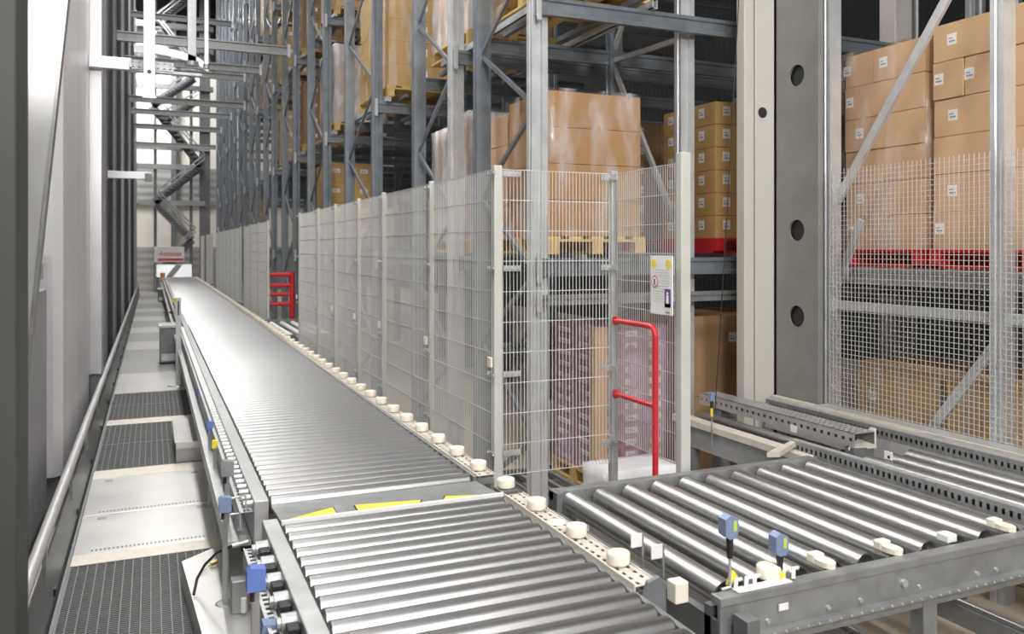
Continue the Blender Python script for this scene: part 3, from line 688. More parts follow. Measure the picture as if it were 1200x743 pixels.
def kshrink(x0, x1, y0, y1, z0, z1, label, m='film_clear'): return shrink(x0*K,x1*K,y0*K,y1*K,kz(z0),kz(z1),label,m)
kstack(2.47,3.22,5.08,5.74,2.33,3.33,4,1,'the big plain stack behind the fence corner','carton_a')
kstack(2.50,3.20,5.84,6.38,2.33,3.28,4,1,'the stack just behind the big plain stack','carton_b')
kpallet(2.46,3.24,5.05,6.0,2.185,'wooden pallet under the big plain stack behind the fence corner')
kshrink(2.47,3.22,5.08,5.74,2.33,3.34,'clear film around the big plain carton stack')
kstack(2.50,3.25,6.66,7.12,2.33,3.42,4,1,'the white-wrapped stack between the first two rack frames, near half','carton_a')
kstack(2.52,3.25,7.16,7.72,2.33,3.36,4,1,'the white-wrapped stack between the first two rack frames, far half','carton_a')
kpallet(2.48,3.28,6.62,7.76,2.185,'wooden pallet under the white-wrapped stack')
kshrink(2.50,3.25,6.66,7.12,2.33,3.42,'whitish film over the near half of the wrapped stack','film_white')
kshrink(2.52,3.25,7.16,7.72,2.33,3.36,'whitish film over the far half of the wrapped stack','film_white')
# labelled stack right of the pale rack post
kstack(4.04,4.80,5.30,6.02,2.325,3.40,6,1,'the labelled stack right of the pale rack post','carton_y',labs=[(.14,.6,.07,.075),(.42,.6,.06,.06)],sidelabs=[(.25,.6,.07,.075),(.85,.6,.07,.07)])
kpallet(4.02,4.82,5.26,6.05,2.185,'red pallet under the labelled stack right of the pale post','red')
kstack(4.35,5.1,7.1,7.9,2.33,3.50,6,2,'the dark stack deep between plain and labelled stacks','carton_c',labs=[(.4,.6,.07,.07)],sidelabs=[(.5,.6,.07,.07)])
kpallet(4.33,5.12,7.08,7.92,2.185,'red pallet under the dark deep stack','red')
p_ = ony(806,478,5.25)
kstack(3.86,4.66,5.32,6.05,.4695,1.72,2,1,'the low labelled stack right of the fence post','carton_c',labs=[(.45,.72,.07,.075)])
kpallet(3.84,4.68,5.3,6.07,.3222,'wooden pallet under the low labelled stack')
# purple wrapped load on the lower level
n = 12; zb0 = .31; zt0 = 1.56; AX, AY = 3.46, 6.16; cw, cd = .235, .40
for k in range(n):
    h = (zt0-zb0)/n
    for c in range(3):
        for e in range(2):
            if e == 1 and c > 0 and k < n-1: continue
            X0 = AX+c*cw; Yv = AY+e*cd
            ls = [('y',.5,.5,.12,.05)] if e == 0 else []
            if c == 0: ls.append(('x',.5,.5,.24,.042))
            carton(X0,X0+cw,Yv,Yv+cd,zb0+k*h,zb0+(k+1)*h,'purplish carton, %s layer, %s %s stack of the purple load' % (lay(k,n),('aisle-side','middle','inner')[c],('front','rear')[e]),'small cartons of the purple load','purple_box',ls,tape=False)
shrink(AX,AX+3*cw,AY,AY+2*cd,zb0-.02,zt0+.01,'purple tinted film around the pallet load of small cartons','film_purple')
t = thing('edge_protector',(AX,AY,zb0),'tan cardboard edge protector on the corner of the purple load','edge protector')
MB().prism([(AX-.04,AY-.04,zb0),(AX+.085,AY-.04,zb0),(AX+.085,AY-.028,zb0),(AX-.028,AY-.028,zb0),(AX-.028,AY+.05,zb0),(AX-.04,AY+.05,zb0)],(0,0,1.27)).build('corner_board','carton_b',t)
pallet(AX-.02,AX+3*cw+.02,AY-.02,AY+2*cd+.02,zb0-.145,'wooden pallet under the purple wrapped load')
t = thing('roller_conveyor',(3.9,6.5,0),'low conveyor carrying the purple wrapped load behind the fence','conveyor')
each(MB().box((2.9,5.80,.04),(4.15,5.85,.165)).box((2.9,7.1,.04),(4.15,7.15,.165)),'side_rail','galv_dark',t)
many(MB().cyl((0,5.85,0),(0,7.1,0),.035,12),'roller','roller_big',t,[(3.0+.15*i,0,.13) for i in range(8)])
many(MB().box((-.04,-.03,0),(.04,.03,.04)),'foot','galv_dark',t,[(x,y,0) for x in (2.95,4.1) for y in (5.825,7.125)])
o = shrink(3.05,3.66,5.25,5.6,.0,.60,'crumpled white plastic sheet on the floor before the purple load','skin_white'); o.name = 'plastic_sheet'; o['category'] = 'plastic sheet'
# stacks on level two and further down the aisle
def rear_stack(X0, Y0, Y1, z, top, who, m='carton_a', pal='wood', labs=((.25,.6,.12,.06),(.7,.6,.12,.06)), n=4, cols=1, film_=None, w=.78):
    kstack(X0,X0+w,Y0,Y1,z+.15,top,n,cols,who,m,labs=labs,sidelabs=((.3,.6,.12,.06),))
    kpallet(X0-.02,X0+w+.02,Y0-.02,Y1+.02,z+.004,'%s pallet under %s' % ('red' if pal == 'red' else 'wooden',who),pal)
    if film_: kshrink(X0,X0+w,Y0,Y1,z+.15,top,'film around '+who,film_)
L1, L2, L3 = LEV[0]+.061, LEV[1]+.126, LEV[2]+.126
rear_stack(2.50,5.1,6.0,L2,5.05,'the stack on the second level above the fence corner','carton_a')
rear_stack(2.52,6.68,7.7,L2,5.1,'the second-level stack above the white-wrapped one','carton_b',film_='film_white')
rear_stack(2.52,9.38,10.8,L2,5.45,'the tall labelled second-level stack with yellow pallet','carton_y',n=5,labs=((.5,.6,.16,.09),),film_='film_clear')
rear_stack(2.52,9.38,10.8,L3,7.1,'the third-level stack in the third rack row','carton_a')
rear_stack(2.45,12.6,13.6,L1,3.55,'the eye-level stack of white-labelled cartons over the long fence','carton_y',n=4,labs=((.15,.6,.12,.06),(.42,.6,.12,.06),(.7,.6,.12,.06)))
rear_stack(2.52,12.4,13.6,L2,5.3,'the second-level stack in the fourth rack row','carton_c',film_='film_white')
rear_stack(2.52,12.4,13.6,L3,7.0,'the third-level stack in the fourth rack row','carton_b')
rear_stack(2.52,15.3,16.5,L2,5.25,'the second-level stack in the fifth rack row','carton_a')
rear_stack(2.52,15.3,16.5,L3,7.0,'the third-level stack in the fifth rack row','carton_c')
rear_stack(2.52,18.2,19.4,L2,5.2,'the second-level stack in the sixth rack row','carton_b',n=3)
rear_stack(2.52,18.2,19.4,L3,7.0,'the third-level stack in the sixth rack row','carton_y',n=3)
rear_stack(2.52,15.3,16.5,LEV[3]+.061,8.7,'the fourth-level stack in the fifth rack row','carton_y',n=3)
rear_stack(2.52,18.2,19.4,LEV[3]+.061,8.7,'the fourth-level stack in the sixth rack row','carton_a',n=3)
rear_stack(2.52,21.2,22.4,LEV[3]+.061,8.6,'the fourth-level stack in the seventh rack row','carton_b',n=3)
rear_stack(2.52,21.2,22.4,LEV[2]+.061,6.9,'the third-level stack in the seventh rack row','carton_c',n=3)
rear_stack(2.40,25.6,26.6,L1,3.75,'the eye-level stack far along the aisle over the low fences','carton_y',n=4)
rear_stack(2.50,30.2,31.3,L1,3.5,'the farthest small stack with a red and white print','orange',n=2)
rear_stack(3.6,9.38,10.8,L1,3.3,'the inner eye-level stack in the third rack row','carton_c',n=3)

# ------------------------------------------------------------------ mast column, mesh screen, right rack
t = thing('lift_mast',(4.6,5.5,0),'tall beige and dark grey mast column with round holes right of the racks','mast column')
yb_ = 5.52; x_a = 4.415
MB().box((4.50,yb_,0),(4.600,yb_+.10,9),.006).build('left_profile','beige',t)
MB().box((4.615,yb_,0),(4.815,yb_+.24,9),.006).build('right_profile','beige',t)
MB().box((4.585,yb_+.06,0),(4.63,yb_+.2,9)).build('slot','black',t)
# perforated dark web: panel with real round holes
def hole_panel(X, y0, y1, z0, z1, holes, r, th=.02):
    mb = MB(); N = 24; zs = sorted(holes); ycen = (y0+y1)/2; edges = [z0]+[(a+b)/2 for a, b in zip(zs, zs[1:])]+[z1]
    for i, zc in enumerate(zs):
        za, zb = edges[i], edges[i+1]; ring = []; out = []
        angs = [2*math.pi*k/N for k in range(N)]
        hh = (y1-y0)/2
        for a in angs:
            c_, s_ = math.cos(a), math.sin(a); ring.append((X,ycen+r*c_,zc+r*s_))
            sc = min(hh/abs(c_) if abs(c_) > 1e-6 else 1e9, (.35)/abs(s_) if abs(s_) > 1e-6 else 1e9); out.append((X,ycen+c_*sc,zc+s_*sc))
        # square-ish surround
        n0 = len(ring); mb.add(ring+out,[(k,(k+1) % N,N+(k+1) % N,N+k) for k in range(N)])
        mb.add(ring+[(X+th,p[1],p[2]) for p in ring],[(k,N+k,N+(k+1) % N,(k+1) % N) for k in range(N)])
        mb.add([(X,y0,zc+.35),(X,y1,zc+.35),(X,y1,zb),(X,y0,zb)],[(0,1,2,3)]); mb.add([(X,y0,za),(X,y1,za),(X,y1,zc-.35),(X,y0,zc-.35)],[(0,1,2,3)])
        mb.add([(X,y0,zc-.35),(X,y0,zc+.35),out[N//2]],[(0,1,2)])
        # corner fillers
        for sy in (0,1):
            for sz in (-1,1):
                yy = y1 if sy else y0; cand = [p for p in out if (p[1] > ycen) == bool(sy) and (p[2]-zc)*sz > 0]
                pa = max(cand,key=lambda p: abs(p[2]-zc) if abs(p[1]-yy) < 1e-6 else -1); pb = max(cand,key=lambda p: abs(p[1]-ycen) if abs(abs(p[2]-zc)-.35) < 1e-6 else -1)
                mb.add([pa,(X,yy,zc+sz*.35),pb],[(0,1,2)])
    mb.box((X+.0,y0-.004,z0),(X+.05,y0,z1)); return mb
hz = [onx(935,88,4.82)[2],onx(936,270,4.82)[2],onx(936,371,4.82)[2]]
hz = [hz[2],hz[1],hz[1]+(hz[0]-hz[1])] ; hz += [hz[2]+1.3,hz[2]+2.6]
hole_panel(4.82,5.03,5.50,0,9,hz,.088).build('holed_web','mast',t)
MB().box((4.85,5.10,0),(4.87,5.78,9)).build('inner_web','black',t)
p = ony(893.5,132,yb_)
MB().cyl((p[0],yb_-.0025,p[2]),(p[0],yb_+.004,p[2]),.046,20).build('access_hole','black',t)
# mesh screen
ms = thing('mesh_screen',(4.87,4,.95),'white square wire mesh screen in front of the right carton rack','mesh screen')
mb = MB(); p = .0365; MZ = 2.86; y = 4.99; k = 0
while y > 1.6:
    mb.bar((4.87,y,.98),(4.87,y,MZ),.0034); y -= p; k += 1
z = 1.0
while z < MZ: mb.bar((4.87,y+p,z),(4.87,4.99,z),.0034); z += p
mb.build('wire_grid','wire_white',ms)
MB().box((4.755,1.62,1.021),(4.873,4.99,1.026)).build('bottom_edge','galv_light',ms)
t = thing('rack_upright',(4.95,4.3,0),'pale galvanised rack frame with diagonal braces behind the square mesh','rack frame')
def rpost(y0):
    return MB().prism([(4.90,y0,0),(5.01,y0,0),(5.01,y0+.095,0),(4.90,y0+.095,0),(4.90,y0+.062,0),(4.908,y0+.055,0),(4.908,y0+.04,0),(4.90,y0+.033,0)],(0,0,7))
rpost(4.975).build('post','rack_lit',t); rpost(3.53).build('post','rack_lit',t)
def rb(a, b, X, w=.06):
    A = onx(a[0],a[1],X); B = onx(b[0],b[1],X); MB().bar(A,B,.03,w,up=(1,0,0)).build('brace','rack_lit',t)
def rbar(A, B, w): MB().bar(A,B,w,.03,up=(1,0,0)).build('brace','rack_lit',t)
rbar(onx(981,236,4.98),onx(1112,-6,4.98),.065)
rbar(onx(982,332,5.10),onx(1010,258,5.10),.06)
rbar(onx(1080,518,4.98),onx(1166,406,4.98),.065)
t = thing('rack_beam',(5.15,4,2),'thick galvanised pallet beam under the red pallets on the right','rack beam')
MB().prism([(5.12,1.5,1.965),(5.18,1.5,1.965),(5.18,1.5,2.095),(5.12,1.5,2.095),(5.12,1.5,2.06),(5.135,1.5,2.05),(5.135,1.5,2.01),(5.12,1.5,2.0)],(0,3.75,0)).build('beam','galv',t)
MB().box((5.10,5.0,1.99),(5.12,5.22,2.09),.003).build('end_connector','galv_light',t)
t = thing('pallet_support',(5.7,3.9,2.04),'row of bearer bars below the three red pallets behind the mesh','pallet support')
for y in (2.75,3.3,3.75,4.15,4.6,5.0): MB().box((5.18,y-.03,2.04),(6.40,y+.03,2.098),.003).build('bar','galv',t)
t = thing('rack_beam',(4.99,4,1.75),'narrow pale tie bar below the red pallets behind mesh','rack beam')
MB().box((4.96,1.6,1.765),(5.0,5.0,1.835),.004).build('beam','rack_lit',t)
for X, Y, l in ((6.9,4.9,'dark rack post deep behind the low far stack'),(6.9,5.25,'second dark rack post deep behind the low far stack'),(6.6,3.9,'rack post deep behind the low stack by the brace')):
    t = thing('rack_post',(X,Y,0),l,'rack post'); omega_post(MB(),X,Y,0,8).build('post','galv',t); MB().box((X-.03,Y-.03,0),(X+.14,Y+.12,.012)).build('foot_plate','galv',t)
t = thing('wall_column',(6.9,6.2,0),'beige upright column with thin pipe behind the right stacks','column')
MB().box((6.75,6.0,0),(7.05,6.2,8),.01).build('shaft','beige',t)
MB().tube([(6.95,5.92,2),(6.95,5.92,8)],.02,8).build('pipe','galv',t)
MB().box((6.45,5.7,3.90),(6.75,6.0,4.05),.01).build('bracket','galv_dark',t)
# back panel of dark racking on the right
for i, z in enumerate((2.02,3.98,5.9)):
    t = thing('rack_beam',(6.6,3,z),'rear beam of the right rack on the %s level' % levn[i],'rack beam'); MB().box((6.35,.5,z-.05),(6.40,8.0,z+.05)).build('beam','galv_dark',t)
# hanging cable and sensor by the column
t = thing('pull_cable',(4.1,5.0,1.0),'thin dark cable hanging left of the beige column','cable')
A = ony(866,-5,5.0); Bc = ony(852,250,5.0); D = ony(838,480,5.0)
MB().tube([A,Bc,D],.004,6).build('cable','black',t)
q_ = ony(834,478,4.95)
t = thing('photo_eye',q_,'blue and black photo eye with yellow sleeve hanging by the cable tray','sensor')
MB().box((q_[0]-.015,q_[1]-.015,q_[2]+.05),(q_[0]+.015,q_[1]+.015,q_[2]+.11),.004).build('sensor_head','blue_grey',t)
MB().cyl((q_[0],q_[1],q_[2]),(q_[0],q_[1],q_[2]+.05),.013,10).build('cable_plug','black',t)
MB().cyl((q_[0],q_[1],q_[2]-.06),(q_[0],q_[1],q_[2]),.01,10).build('cable_sleeve','yellow',t)
MB().cyl((q_[0],q_[1],.80),(q_[0],q_[1],q_[2]-.06),.006,8).build('stem','galv',t)

# ------------------------------------------------------------------ walkway on the left
WZ = .30
def walk(y0, y1, kind, label, x0=-.46, x1=.45):
    if kind == 'grate':
        t = thing('floor_grating',((x0+x1)/2,(y0+y1)/2,WZ-.03),label,'grating')
        mb = MB(); n = int((y1-y0)/.024)
        for i in range(n+1): mb.bar((x0,y0+i*(y1-y0)/n,WZ-.012),(x1,y0+i*(y1-y0)/n,WZ-.012),.007,.02)
        n = int((x1-x0)/.05)
        for i in range(n+1): mb.bar((x0+i*(x1-x0)/n,y0,WZ-.004),(x0+i*(x1-x0)/n,y1,WZ-.004),.006,.02)
        mb.build('bearing_bars','grating',t)
        mb = MB(); 
        for y in (y0,y1-.012): mb.box((x0,y,WZ-.03),(x1,y+.012,WZ+.004))
        for x in (x0,x1-.01): mb.box((x,y0,WZ-.03),(x+.01,y1,WZ+.004))
        mb.build('frame_bars','galv_dark',t)
        MB().box((x0,y0,WZ-.05),(x1,y1,WZ-.04)).build('pit_shade','grating',t)  # dark sheet in place of the shaded pit below the bars
    elif kind == 'strip':
        o = MB().box((x0,y0,WZ-.04),(x1,y1,WZ+.002),.002).build('cover_strip','cream_strip'); tag(o,label,'strip')
    else:
        t = thing('cover_plate',((x0+x1)/2,(y0+y1)/2,WZ-.03),label,'floor plate')
        MB().box((x0,y0+.004,WZ-.03),(x1,y1-.004,WZ),.002).build('plate',kind,t)
        mb = MB(); n = int((x1-x0)/.025)
        for i in range(4,n-4): mb.box((x0+i*.025,y0+.05,WZ),(x0+i*.025+.012,y0+.08,WZ+.001))
        if kind == 'plate': mb.build('slot_row','galv_dark',t)
        if kind == 'plate' and y1-y0 > .5: MB().box((x0+.1,y1-.12,WZ),(x0+.16,y1-.07,WZ+.004)).box((x1-.14,y1-.12,WZ),(x1-.08,y1-.07,WZ+.004)).build('lift_handles','galv',t)
    
def wy(y, x=170): return onz(x,y,WZ)[1]
seq = [(2.2,4.30,'grate','dark floor grating panel nearest the camera'),
       (4.30,wy(653),'grate','dark floor grating beside the steel drive cover'),
       (wy(653)+.0,wy(641),'strip','pale strip between the near grating and white cover plates'),
       (wy(641),wy(597),'plate','bright steel cover plate just beyond the near grating'),
       (wy(597),wy(556),'plate','second bright steel cover plate below the perforated box'),
       (wy(556),wy(547),'strip','pale strip beyond the second bright cover plate'),
       (wy(547),wy(518),'grate','dark grating beside the perforated steel box'),
       (wy(518),wy(496),'grate','dark grating just beyond the perforated steel box'),
       (wy(496),wy(490),'strip','pale strip before the third pair of gratings'),
       (wy(490),wy(474),'grate','fifth dark grating along the walkway'),
       (wy(474),wy(460),'grate','sixth dark grating along the walkway'),
       (wy(460),wy(437),'plate','bright cover plate beyond the sixth grating'),
       (wy(437),wy(424),'galv','grey cover plate beyond the bright one')]
for s_ in seq: walk(*s_)
y = wy(424); i = 0; pat = ['galv','plate','galv','plate']  # lighter plates carry lamp reflection in their colour, greyer ones do not
while y < 39 and i < 12:
    L = 1.9 if i % 2 == 0 else 1.5; L = min(L,39.5-y)
    if i >= 8: L = (39.5-wy(424)-8*1.7)/4
    walk(y,y+L,pat[i % 4],'distant %s walkway plate, %s beyond the grey one' % (('grey','bright')[i % 2],ORD[i])); y += L; i += 1
t = thing('walkway_frame',(0,20,0),'steel frame carrying the walkway gratings and plates','walkway frame')
each(MB().box((-.48,2.2,.12),(-.462,39.5,WZ)).box((.452,2.2,.12),(.47,39.5,WZ)),'side_beam','galv_dark',t)
mb = MB()
for k in range(19): mb.box((-.46,2.6+2*k,0),(-.40,2.66+2*k,WZ-.06)).box((.39,2.6+2*k,0),(.45,2.66+2*k,WZ-.06))
each(mb,'support_foot','galv_dark',t)
# kick board and tube rail
t = thing('tube_rail',(-.5,20,0),'long steel tube handrail with kick board left of the walkway','handrail')
MB().tube([(-.50,2.6,.79),(-.50,5.3,.79),(-.50,39,.80)],.030,14).build('rail_tube','galv_light',t)
MB().tube([(-.525,5.3,.70),(-.525,39,.70)],.016,10).build('lower_tube','galv',t)
MB().prism([(-.515,2.6,.62),(-.505,2.6,.62),(-.49,2.6,.12),(-.50,2.6,.12)],(0,36.5,0)).build('kick_board','galv',t)
mb = MB()
for k in range(24): mb.box((-.512,3.3+1.5*k,.55),(-.492,3.36+1.5*k,.80))
each(mb,'rail_bracket','galv',t)
mb = MB()
for k in range(24): mb.box((-.49,3.6+1.5*k,.36),(-.478,3.64+1.5*k,.40))
each(mb,'board_clip','black',t)
# drive cover near
dc = thing('drive_cover',onz(265,690,.44),'white-grey steel drive cover box beside the near conveyor','cover box')
pts = [onz(x,y,.44) for x, y in ((213,658),(268,634),(312,640),(336,743),(333,760),(237,744))]
MB().prism([(p[0],p[1],.305) for p in pts][::-1],(0,0,.135)).build('cover_top','plate',dc)
a_ = onz(272,656,.445); MB().bar(onz(268,655,.446),onz(282,700,.446),.05,.006).build('slot_plate','galv_light',dc)
a_ = onz(264,706,.445); MB().lathe((a_[0],a_[1],.441),[(.05,0),(.045,.004),(.03,.004)],20).build('cable_grommet','galv',dc)
a_ = onz(282,716,.44); t = thing('sensor_box',a_,'grey bracket box standing on the drive cover','sensor bracket')
MB().box((a_[0]-.045,a_[1]-.03,.441),(a_[0]+.035,a_[1]+.05,.60),.004).build('housing','galv',t)
MB().cyl((a_[0]+.01,a_[1]-.045,.45),(a_[0]+.01,a_[1]-.045,.52),.015,12).build('cylinder','white',t)
MB().box((a_[0]+.04,a_[1]+.0,.47),(a_[0]+.06,a_[1]+.02,.55)).build('connector','orange',t)
# black hose
hp = [onz(227,697,.45),onz(231,678,.50),onz(240,662,.58),onz(254,648,.66),onz(272,640,.72)]
t = thing('cable',hp[0],'black cable arching from the drive cover to the conveyor','cable'); MB().tube([Vector(p) for p in hp],.0075,10).build('hose','black',t)
MB().cyl(hp[-1],Vector(hp[-1])+Vector((.08,.01,.01)),.012,10).build('connector','galv_light',t)
g_ = onz(251,660,.46); t = thing('cable_plug',g_,'small brass plug lying on the drive cover','plug'); MB().cyl((g_[0]-.02,g_[1],.455),(g_[0]+.02,g_[1]+.02,.46),.012,10).build('plug_body','brass',t); MB().tube([(g_[0]-.02,g_[1],.455),(g_[0]-.09,g_[1]-.12,.45)],.004,6).build('thin_wire','wire',t)
def post_eye(px, py, zhead, label, m='blue', base=.3, big=1.0, X=None):
    # head centre at pixel; vertical post to base
    p = onx(px,py,X); t = thing('photo_eye',(p[0],p[1],base),label,'sensor')
    MB().box((p[0]-.012,p[1]-.008,base),(p[0]+.012,p[1]+.008,p[2]-.03)).build('post','galv',t)
    s = .03*big; MB().prism([(p[0]-s,p[1]-s,p[2]-1.3*s),(p[0]+s,p[1]-s,p[2]-1.3*s),(p[0]+s,p[1]-s,p[2]+1.1*s),(p[0]-.6*s,p[1]-s,p[2]+1.3*s),(p[0]-s,p[1]-s,p[2]+.9*s)],(0,1.6*s,0)).build('sensor_head',m,t)
    MB().cyl((p[0]-.3*s,p[1],p[2]-2.6*s),(p[0]-.3*s,p[1],p[2]-1.3*s),.010*big,10).build('cable_plug','black',t)
    return t
post_eye(299.5,676,0,'blue block sensor on a grey post at the drive cover','blue',.44,.95,.30)
t = post_eye(263.5,590,0,'grey-blue sensor with wire loop beside the bright cover plate','blue_grey',.3,1.0,.34)
w_ = wpos(t); h_ = onx(263.5,590,.34)
MB().tube([(h_[0]+.02,h_[1],h_[2]+.02),(h_[0]+.10,h_[1],h_[2]+.03),(h_[0]+.105,h_[1],h_[2]-.06),(h_[0]+.02,h_[1],h_[2]-.06)],.006,8).build('wire_loop','galv_light',t)
t = thing('photo_eye',onz(318,738,.86),'pale blue sensor head low on the near conveyor side','sensor'); q5 = onz(318,738,.86); MB().prism([(q5[0]-.04,q5[1]-.02,.84),(q5[0]+.03,q5[1]-.02,.84),(q5[0]+.03,q5[1]-.02,.88),(q5[0]-.03,q5[1]-.02,.89)],(0,.06,0)).build('sensor_head','blue_grey',t); MB().box((q5[0]-.01,q5[1],.44),(q5[0]+.01,q5[1]+.02,.84)).build('post','galv',t)
post_eye(266,548,0,'grey sensor post just beyond the wire-loop sensor','galv',.3,1.1,.38)
post_eye(252,520,0,'sensor post with yellow mark by the perforated box','yellow',.3,.7,.40)
post_eye(246,498,0,'small dark blue sensor at the perforated box corner','blue',.3,.8,.40)
post_eye(233,459,0,'small blue sensor on the conveyor side beyond the box','blue',.3,.9,.42)
post_eye(204,352,0,'distant sensor with yellow top on the conveyor side','yellow',.3,1.3,.42)
post_eye(200,368,0,'distant dark sensor behind the white post','black',.3,1.6,.40)
# perforated steel box
bz = .286
P4 = [onz(203,490,bz+.2),onz(245,487,bz+.2),onz(254,513,bz+.2),onz(205,519,bz+.2)]
x0_, x1_ = P4[3][0], P4[2][0]; y0_, y1_ = P4[3][1], P4[0][1]
t = thing('cover_box',((x0_+x1_)/2,(y0_+y1_)/2,WZ),'perforated steel box standing on the walkway edge by the conveyor','cover box')
MB().perf((x0_,y0_,bz+.2),(x1_-x0_,0,0),(0,y1_-y0_,0),10,10,.3,.3,(0,0,-.004)).box((x0_,y0_,bz+.14),(x1_,y0_+.01,bz+.196)).box((x0_,y0_,bz+.14),(x0_+.01,y1_,bz+.196)).build('lid','plate',t)
MB().box((x0_+.01,y0_+.02,WZ),(x1_-.01,y1_,bz+.19)).build('housing','panel_grey',t)
# dark boxes and posts further on
def far_box(px0, py0, px1, py1, X, label, d=.5):
    A = ony(px0,py1,1); 
    Yc = onz((px0+px1)/2,py1,WZ+.02)[1]; a = ony(px0,py0,Yc); b = ony(px1,py1,Yc)
    t = thing('control_box',((a[0]+b[0])/2,Yc,WZ),label,'control box')
    MB().box((a[0],Yc,WZ+.02),(b[0],Yc+d,a[2]-.05),.01).build('housing','galv_dark',t)
    MB().box((a[0]-.02,Yc-.02,a[2]-.05),(b[0]+.02,Yc+d,a[2]),.005).build('lid','plate',t)
    MB().box((a[0]+.03,Yc-.01,WZ+.05),(b[0]-.03,Yc,WZ+.17)).build('front_plate','galv_light',t)
far_box(187,381,211,425,0,'dark control box with pale lid on the walkway')
far_box(185,338,206,353,0,'distant dark control box beyond the white post',.8)
p = onz(209,452,WZ); t = thing('barrier_post',p,'white square post standing on the walkway edge','post')
zt__ = onx(209,352,p[0])[2]; MB().box((p[0]-.035,p[1]-.03,WZ+.001),(p[0]+.035,p[1]+.03,1.55),.004).build('post','galv_light',t); MB().lathe((p[0],p[1],WZ+.001),[(.14,0),(.13,.015)],16).build('base_plate','plate',t)
MB().box((p[0]-.01,p[1]-.06,1.3),(p[0]+.01,p[1]-.03,1.5)).build('tape_mark','black',t)

# ------------------------------------------------------------------ left machinery
t = thing('machine_column',(-.6,2.5,0),'machine column coloured dark for shade at the very left, nearest the camera','column')
MB().box((-.95,2.38,0),(-.309,2.6,2.98),.006).build('column_body','machine',t)
MB().box((-.95,2.34,2.98),(-.312,2.6,3.02),.004).box((-.95,2.36,3.05),(-.36,2.6,3.3),.004).build('top_bracket','post_cream',t)
def lean(px0, py0, px1, py1, Y): return ony(px0,py0,Y), ony(px1,py1,Y)
t = thing('diagonal_strut',(-.5,4,0),'broad white leaning strut beside the dark column','strut')
A, Bp = ony(80,-30,4.0), ony(23,500,4.0)
MB().prism([A,Bp,(Bp[0]-.16,4.0,Bp[2]),(A[0]-.18,4.0,A[2])],(0,.05,0)).build('strut_plate','alu',t)
A2, B2 = ony(83,-30,3.99), ony(26,500,3.99)
MB().prism([A2,B2,(B2[0]-.012,3.99,B2[2]),(A2[0]-.012,3.99,A2[2])],(0,.08,0)).build('strut_flange','galv',t)
Bf = (Bp[0]-.10,4.0,.0); MB().box((Bp[0]-.16,3.98,0),(Bp[0]-.02,4.06,Bp[2]+.03),.004).build('strut_foot','galv_dark',t)
t = thing('machine_cabinet',(-.9,5.7,0),'grey machine side panel behind the leaning strut','machine panel')
MB().box((-1.2,4.4,.35),(-.71,6.95,1.95),.006).build('side_panel','panel_grey',t)
each(MB().box((-1.2,4.4,2.02),(-.73,6.95,2.14),.006).box((-1.2,4.4,2.24),(-.74,6.95,2.34),.006),'cross_rail','alu',t)
MB().box((-1.2,4.4,0),(-.74,6.95,.35)).build('plinth','galv_dark',t)
t = thing('machine_column',(-.8,8.8,0),'broad light grey smooth column beside the leaning strut','column')
MB().prism([(-1.0,7.55,.42),(-.72,7.5,.42),(-.655,7.56,.42),(-.635,7.8,.42),(-.635,10.2,.42),(-1.0,10.2,.42)],(0,0,7.6)).build('column_body','panel_light',t)
MB().box((-.95,7.6,0),(-.68,10.15,.42)).build('column_foot','galv_dark',t)
t = thing('machine_column',(-.57,10.4,0),'narrow pale column carrying the horizontal arm','column')
MB().box((-.64,10.25,.85),(-.51,10.6,8),.006).build('column_body','alu',t)
MB().box((-.62,10.3,0),(-.53,10.55,.85)).build('column_foot','galv_dark',t)
def cross_arm(px0, py0, px1, py1, Y, h, label, m='alu'):
    a = ony(px0,py0,Y); b = ony(px1,py1,Y); z = (a[2]+b[2])/2
    t = thing('support_arm',(a[0],Y,z),label,'arm'); MB().box((a[0],Y,z-h/2),(b[0],Y+.09,z+h/2),.005).build('arm',m,t)
    return t, a, b, z
t, a, b, z = cross_arm(104,73,152,73,10.1,.13,'white horizontal arm on the narrow pale column')
MB().perf((b[0],10.1,z-.05),(.45,0,0),(0,0,.10),7,2,.4,.35,(0,.006,0)).build('slotted_bracket','galv',t)
MB().box((b[0]+.1,10.12,z-.07),(b[0]+.75,10.18,z-.04)).box((b[0]-.0,10.0,z-.05),(b[0]+.02,10.1,z+.05)).build('extension_bar','galv',t)
t, a, b, z = cross_arm(124,204,178,206,13.8,.11,'lower white arm reaching toward the stairs'); MB().box((b[0]-.10,13.79,z-.1),(b[0],13.8,z+.03)).build('end_bracket','galv_dark',t)
def hang(px, y0, y1, w, Y, label, m):
    a = ony(px,y0,Y); b = ony(px,y1,Y); t = thing('hanging_bar',(a[0],Y,b[2]),label,'hanging bar')
    MB().box((a[0]-w/2,Y,b[2]),(a[0]+w/2,Y+w,9.0),.004).build('bar',m,t)
    if w > .1: MB().cyl((a[0],Y-.006,b[2]+.28),(a[0],Y+.002,b[2]+.28),.022,12).build('hole','black',t); MB().box((a[0]-w/2-.01,Y-.02,b[2]),(a[0]+w/2+.01,Y,b[2]+.02)).build('foot','alu',t)
    else: MB().cyl((a[0],Y+.02,b[2]-.02),(a[0],Y+.02,b[2]+.03),w*.8,12).build('end_knob','galv',t)
hang(175,0,115,.115,9.6,'wide white bar hanging above the walkway','alu')
hang(225,0,75,.10,10.6,'grey bar hanging behind the wide white bar','galv')
hang(242,0,78,.045,10.0,'thin white rod hanging near the racks','alu')
t = thing('curved_guide',(.2,10.6,4.5),'curved light metal guide band hanging above the walkway','guide band')
P = [ony(x_,y_,10.6) for x_, y_ in ((157,52),(175,53),(195,56),(215,61),(232,67),(244,76))]
mb = MB()
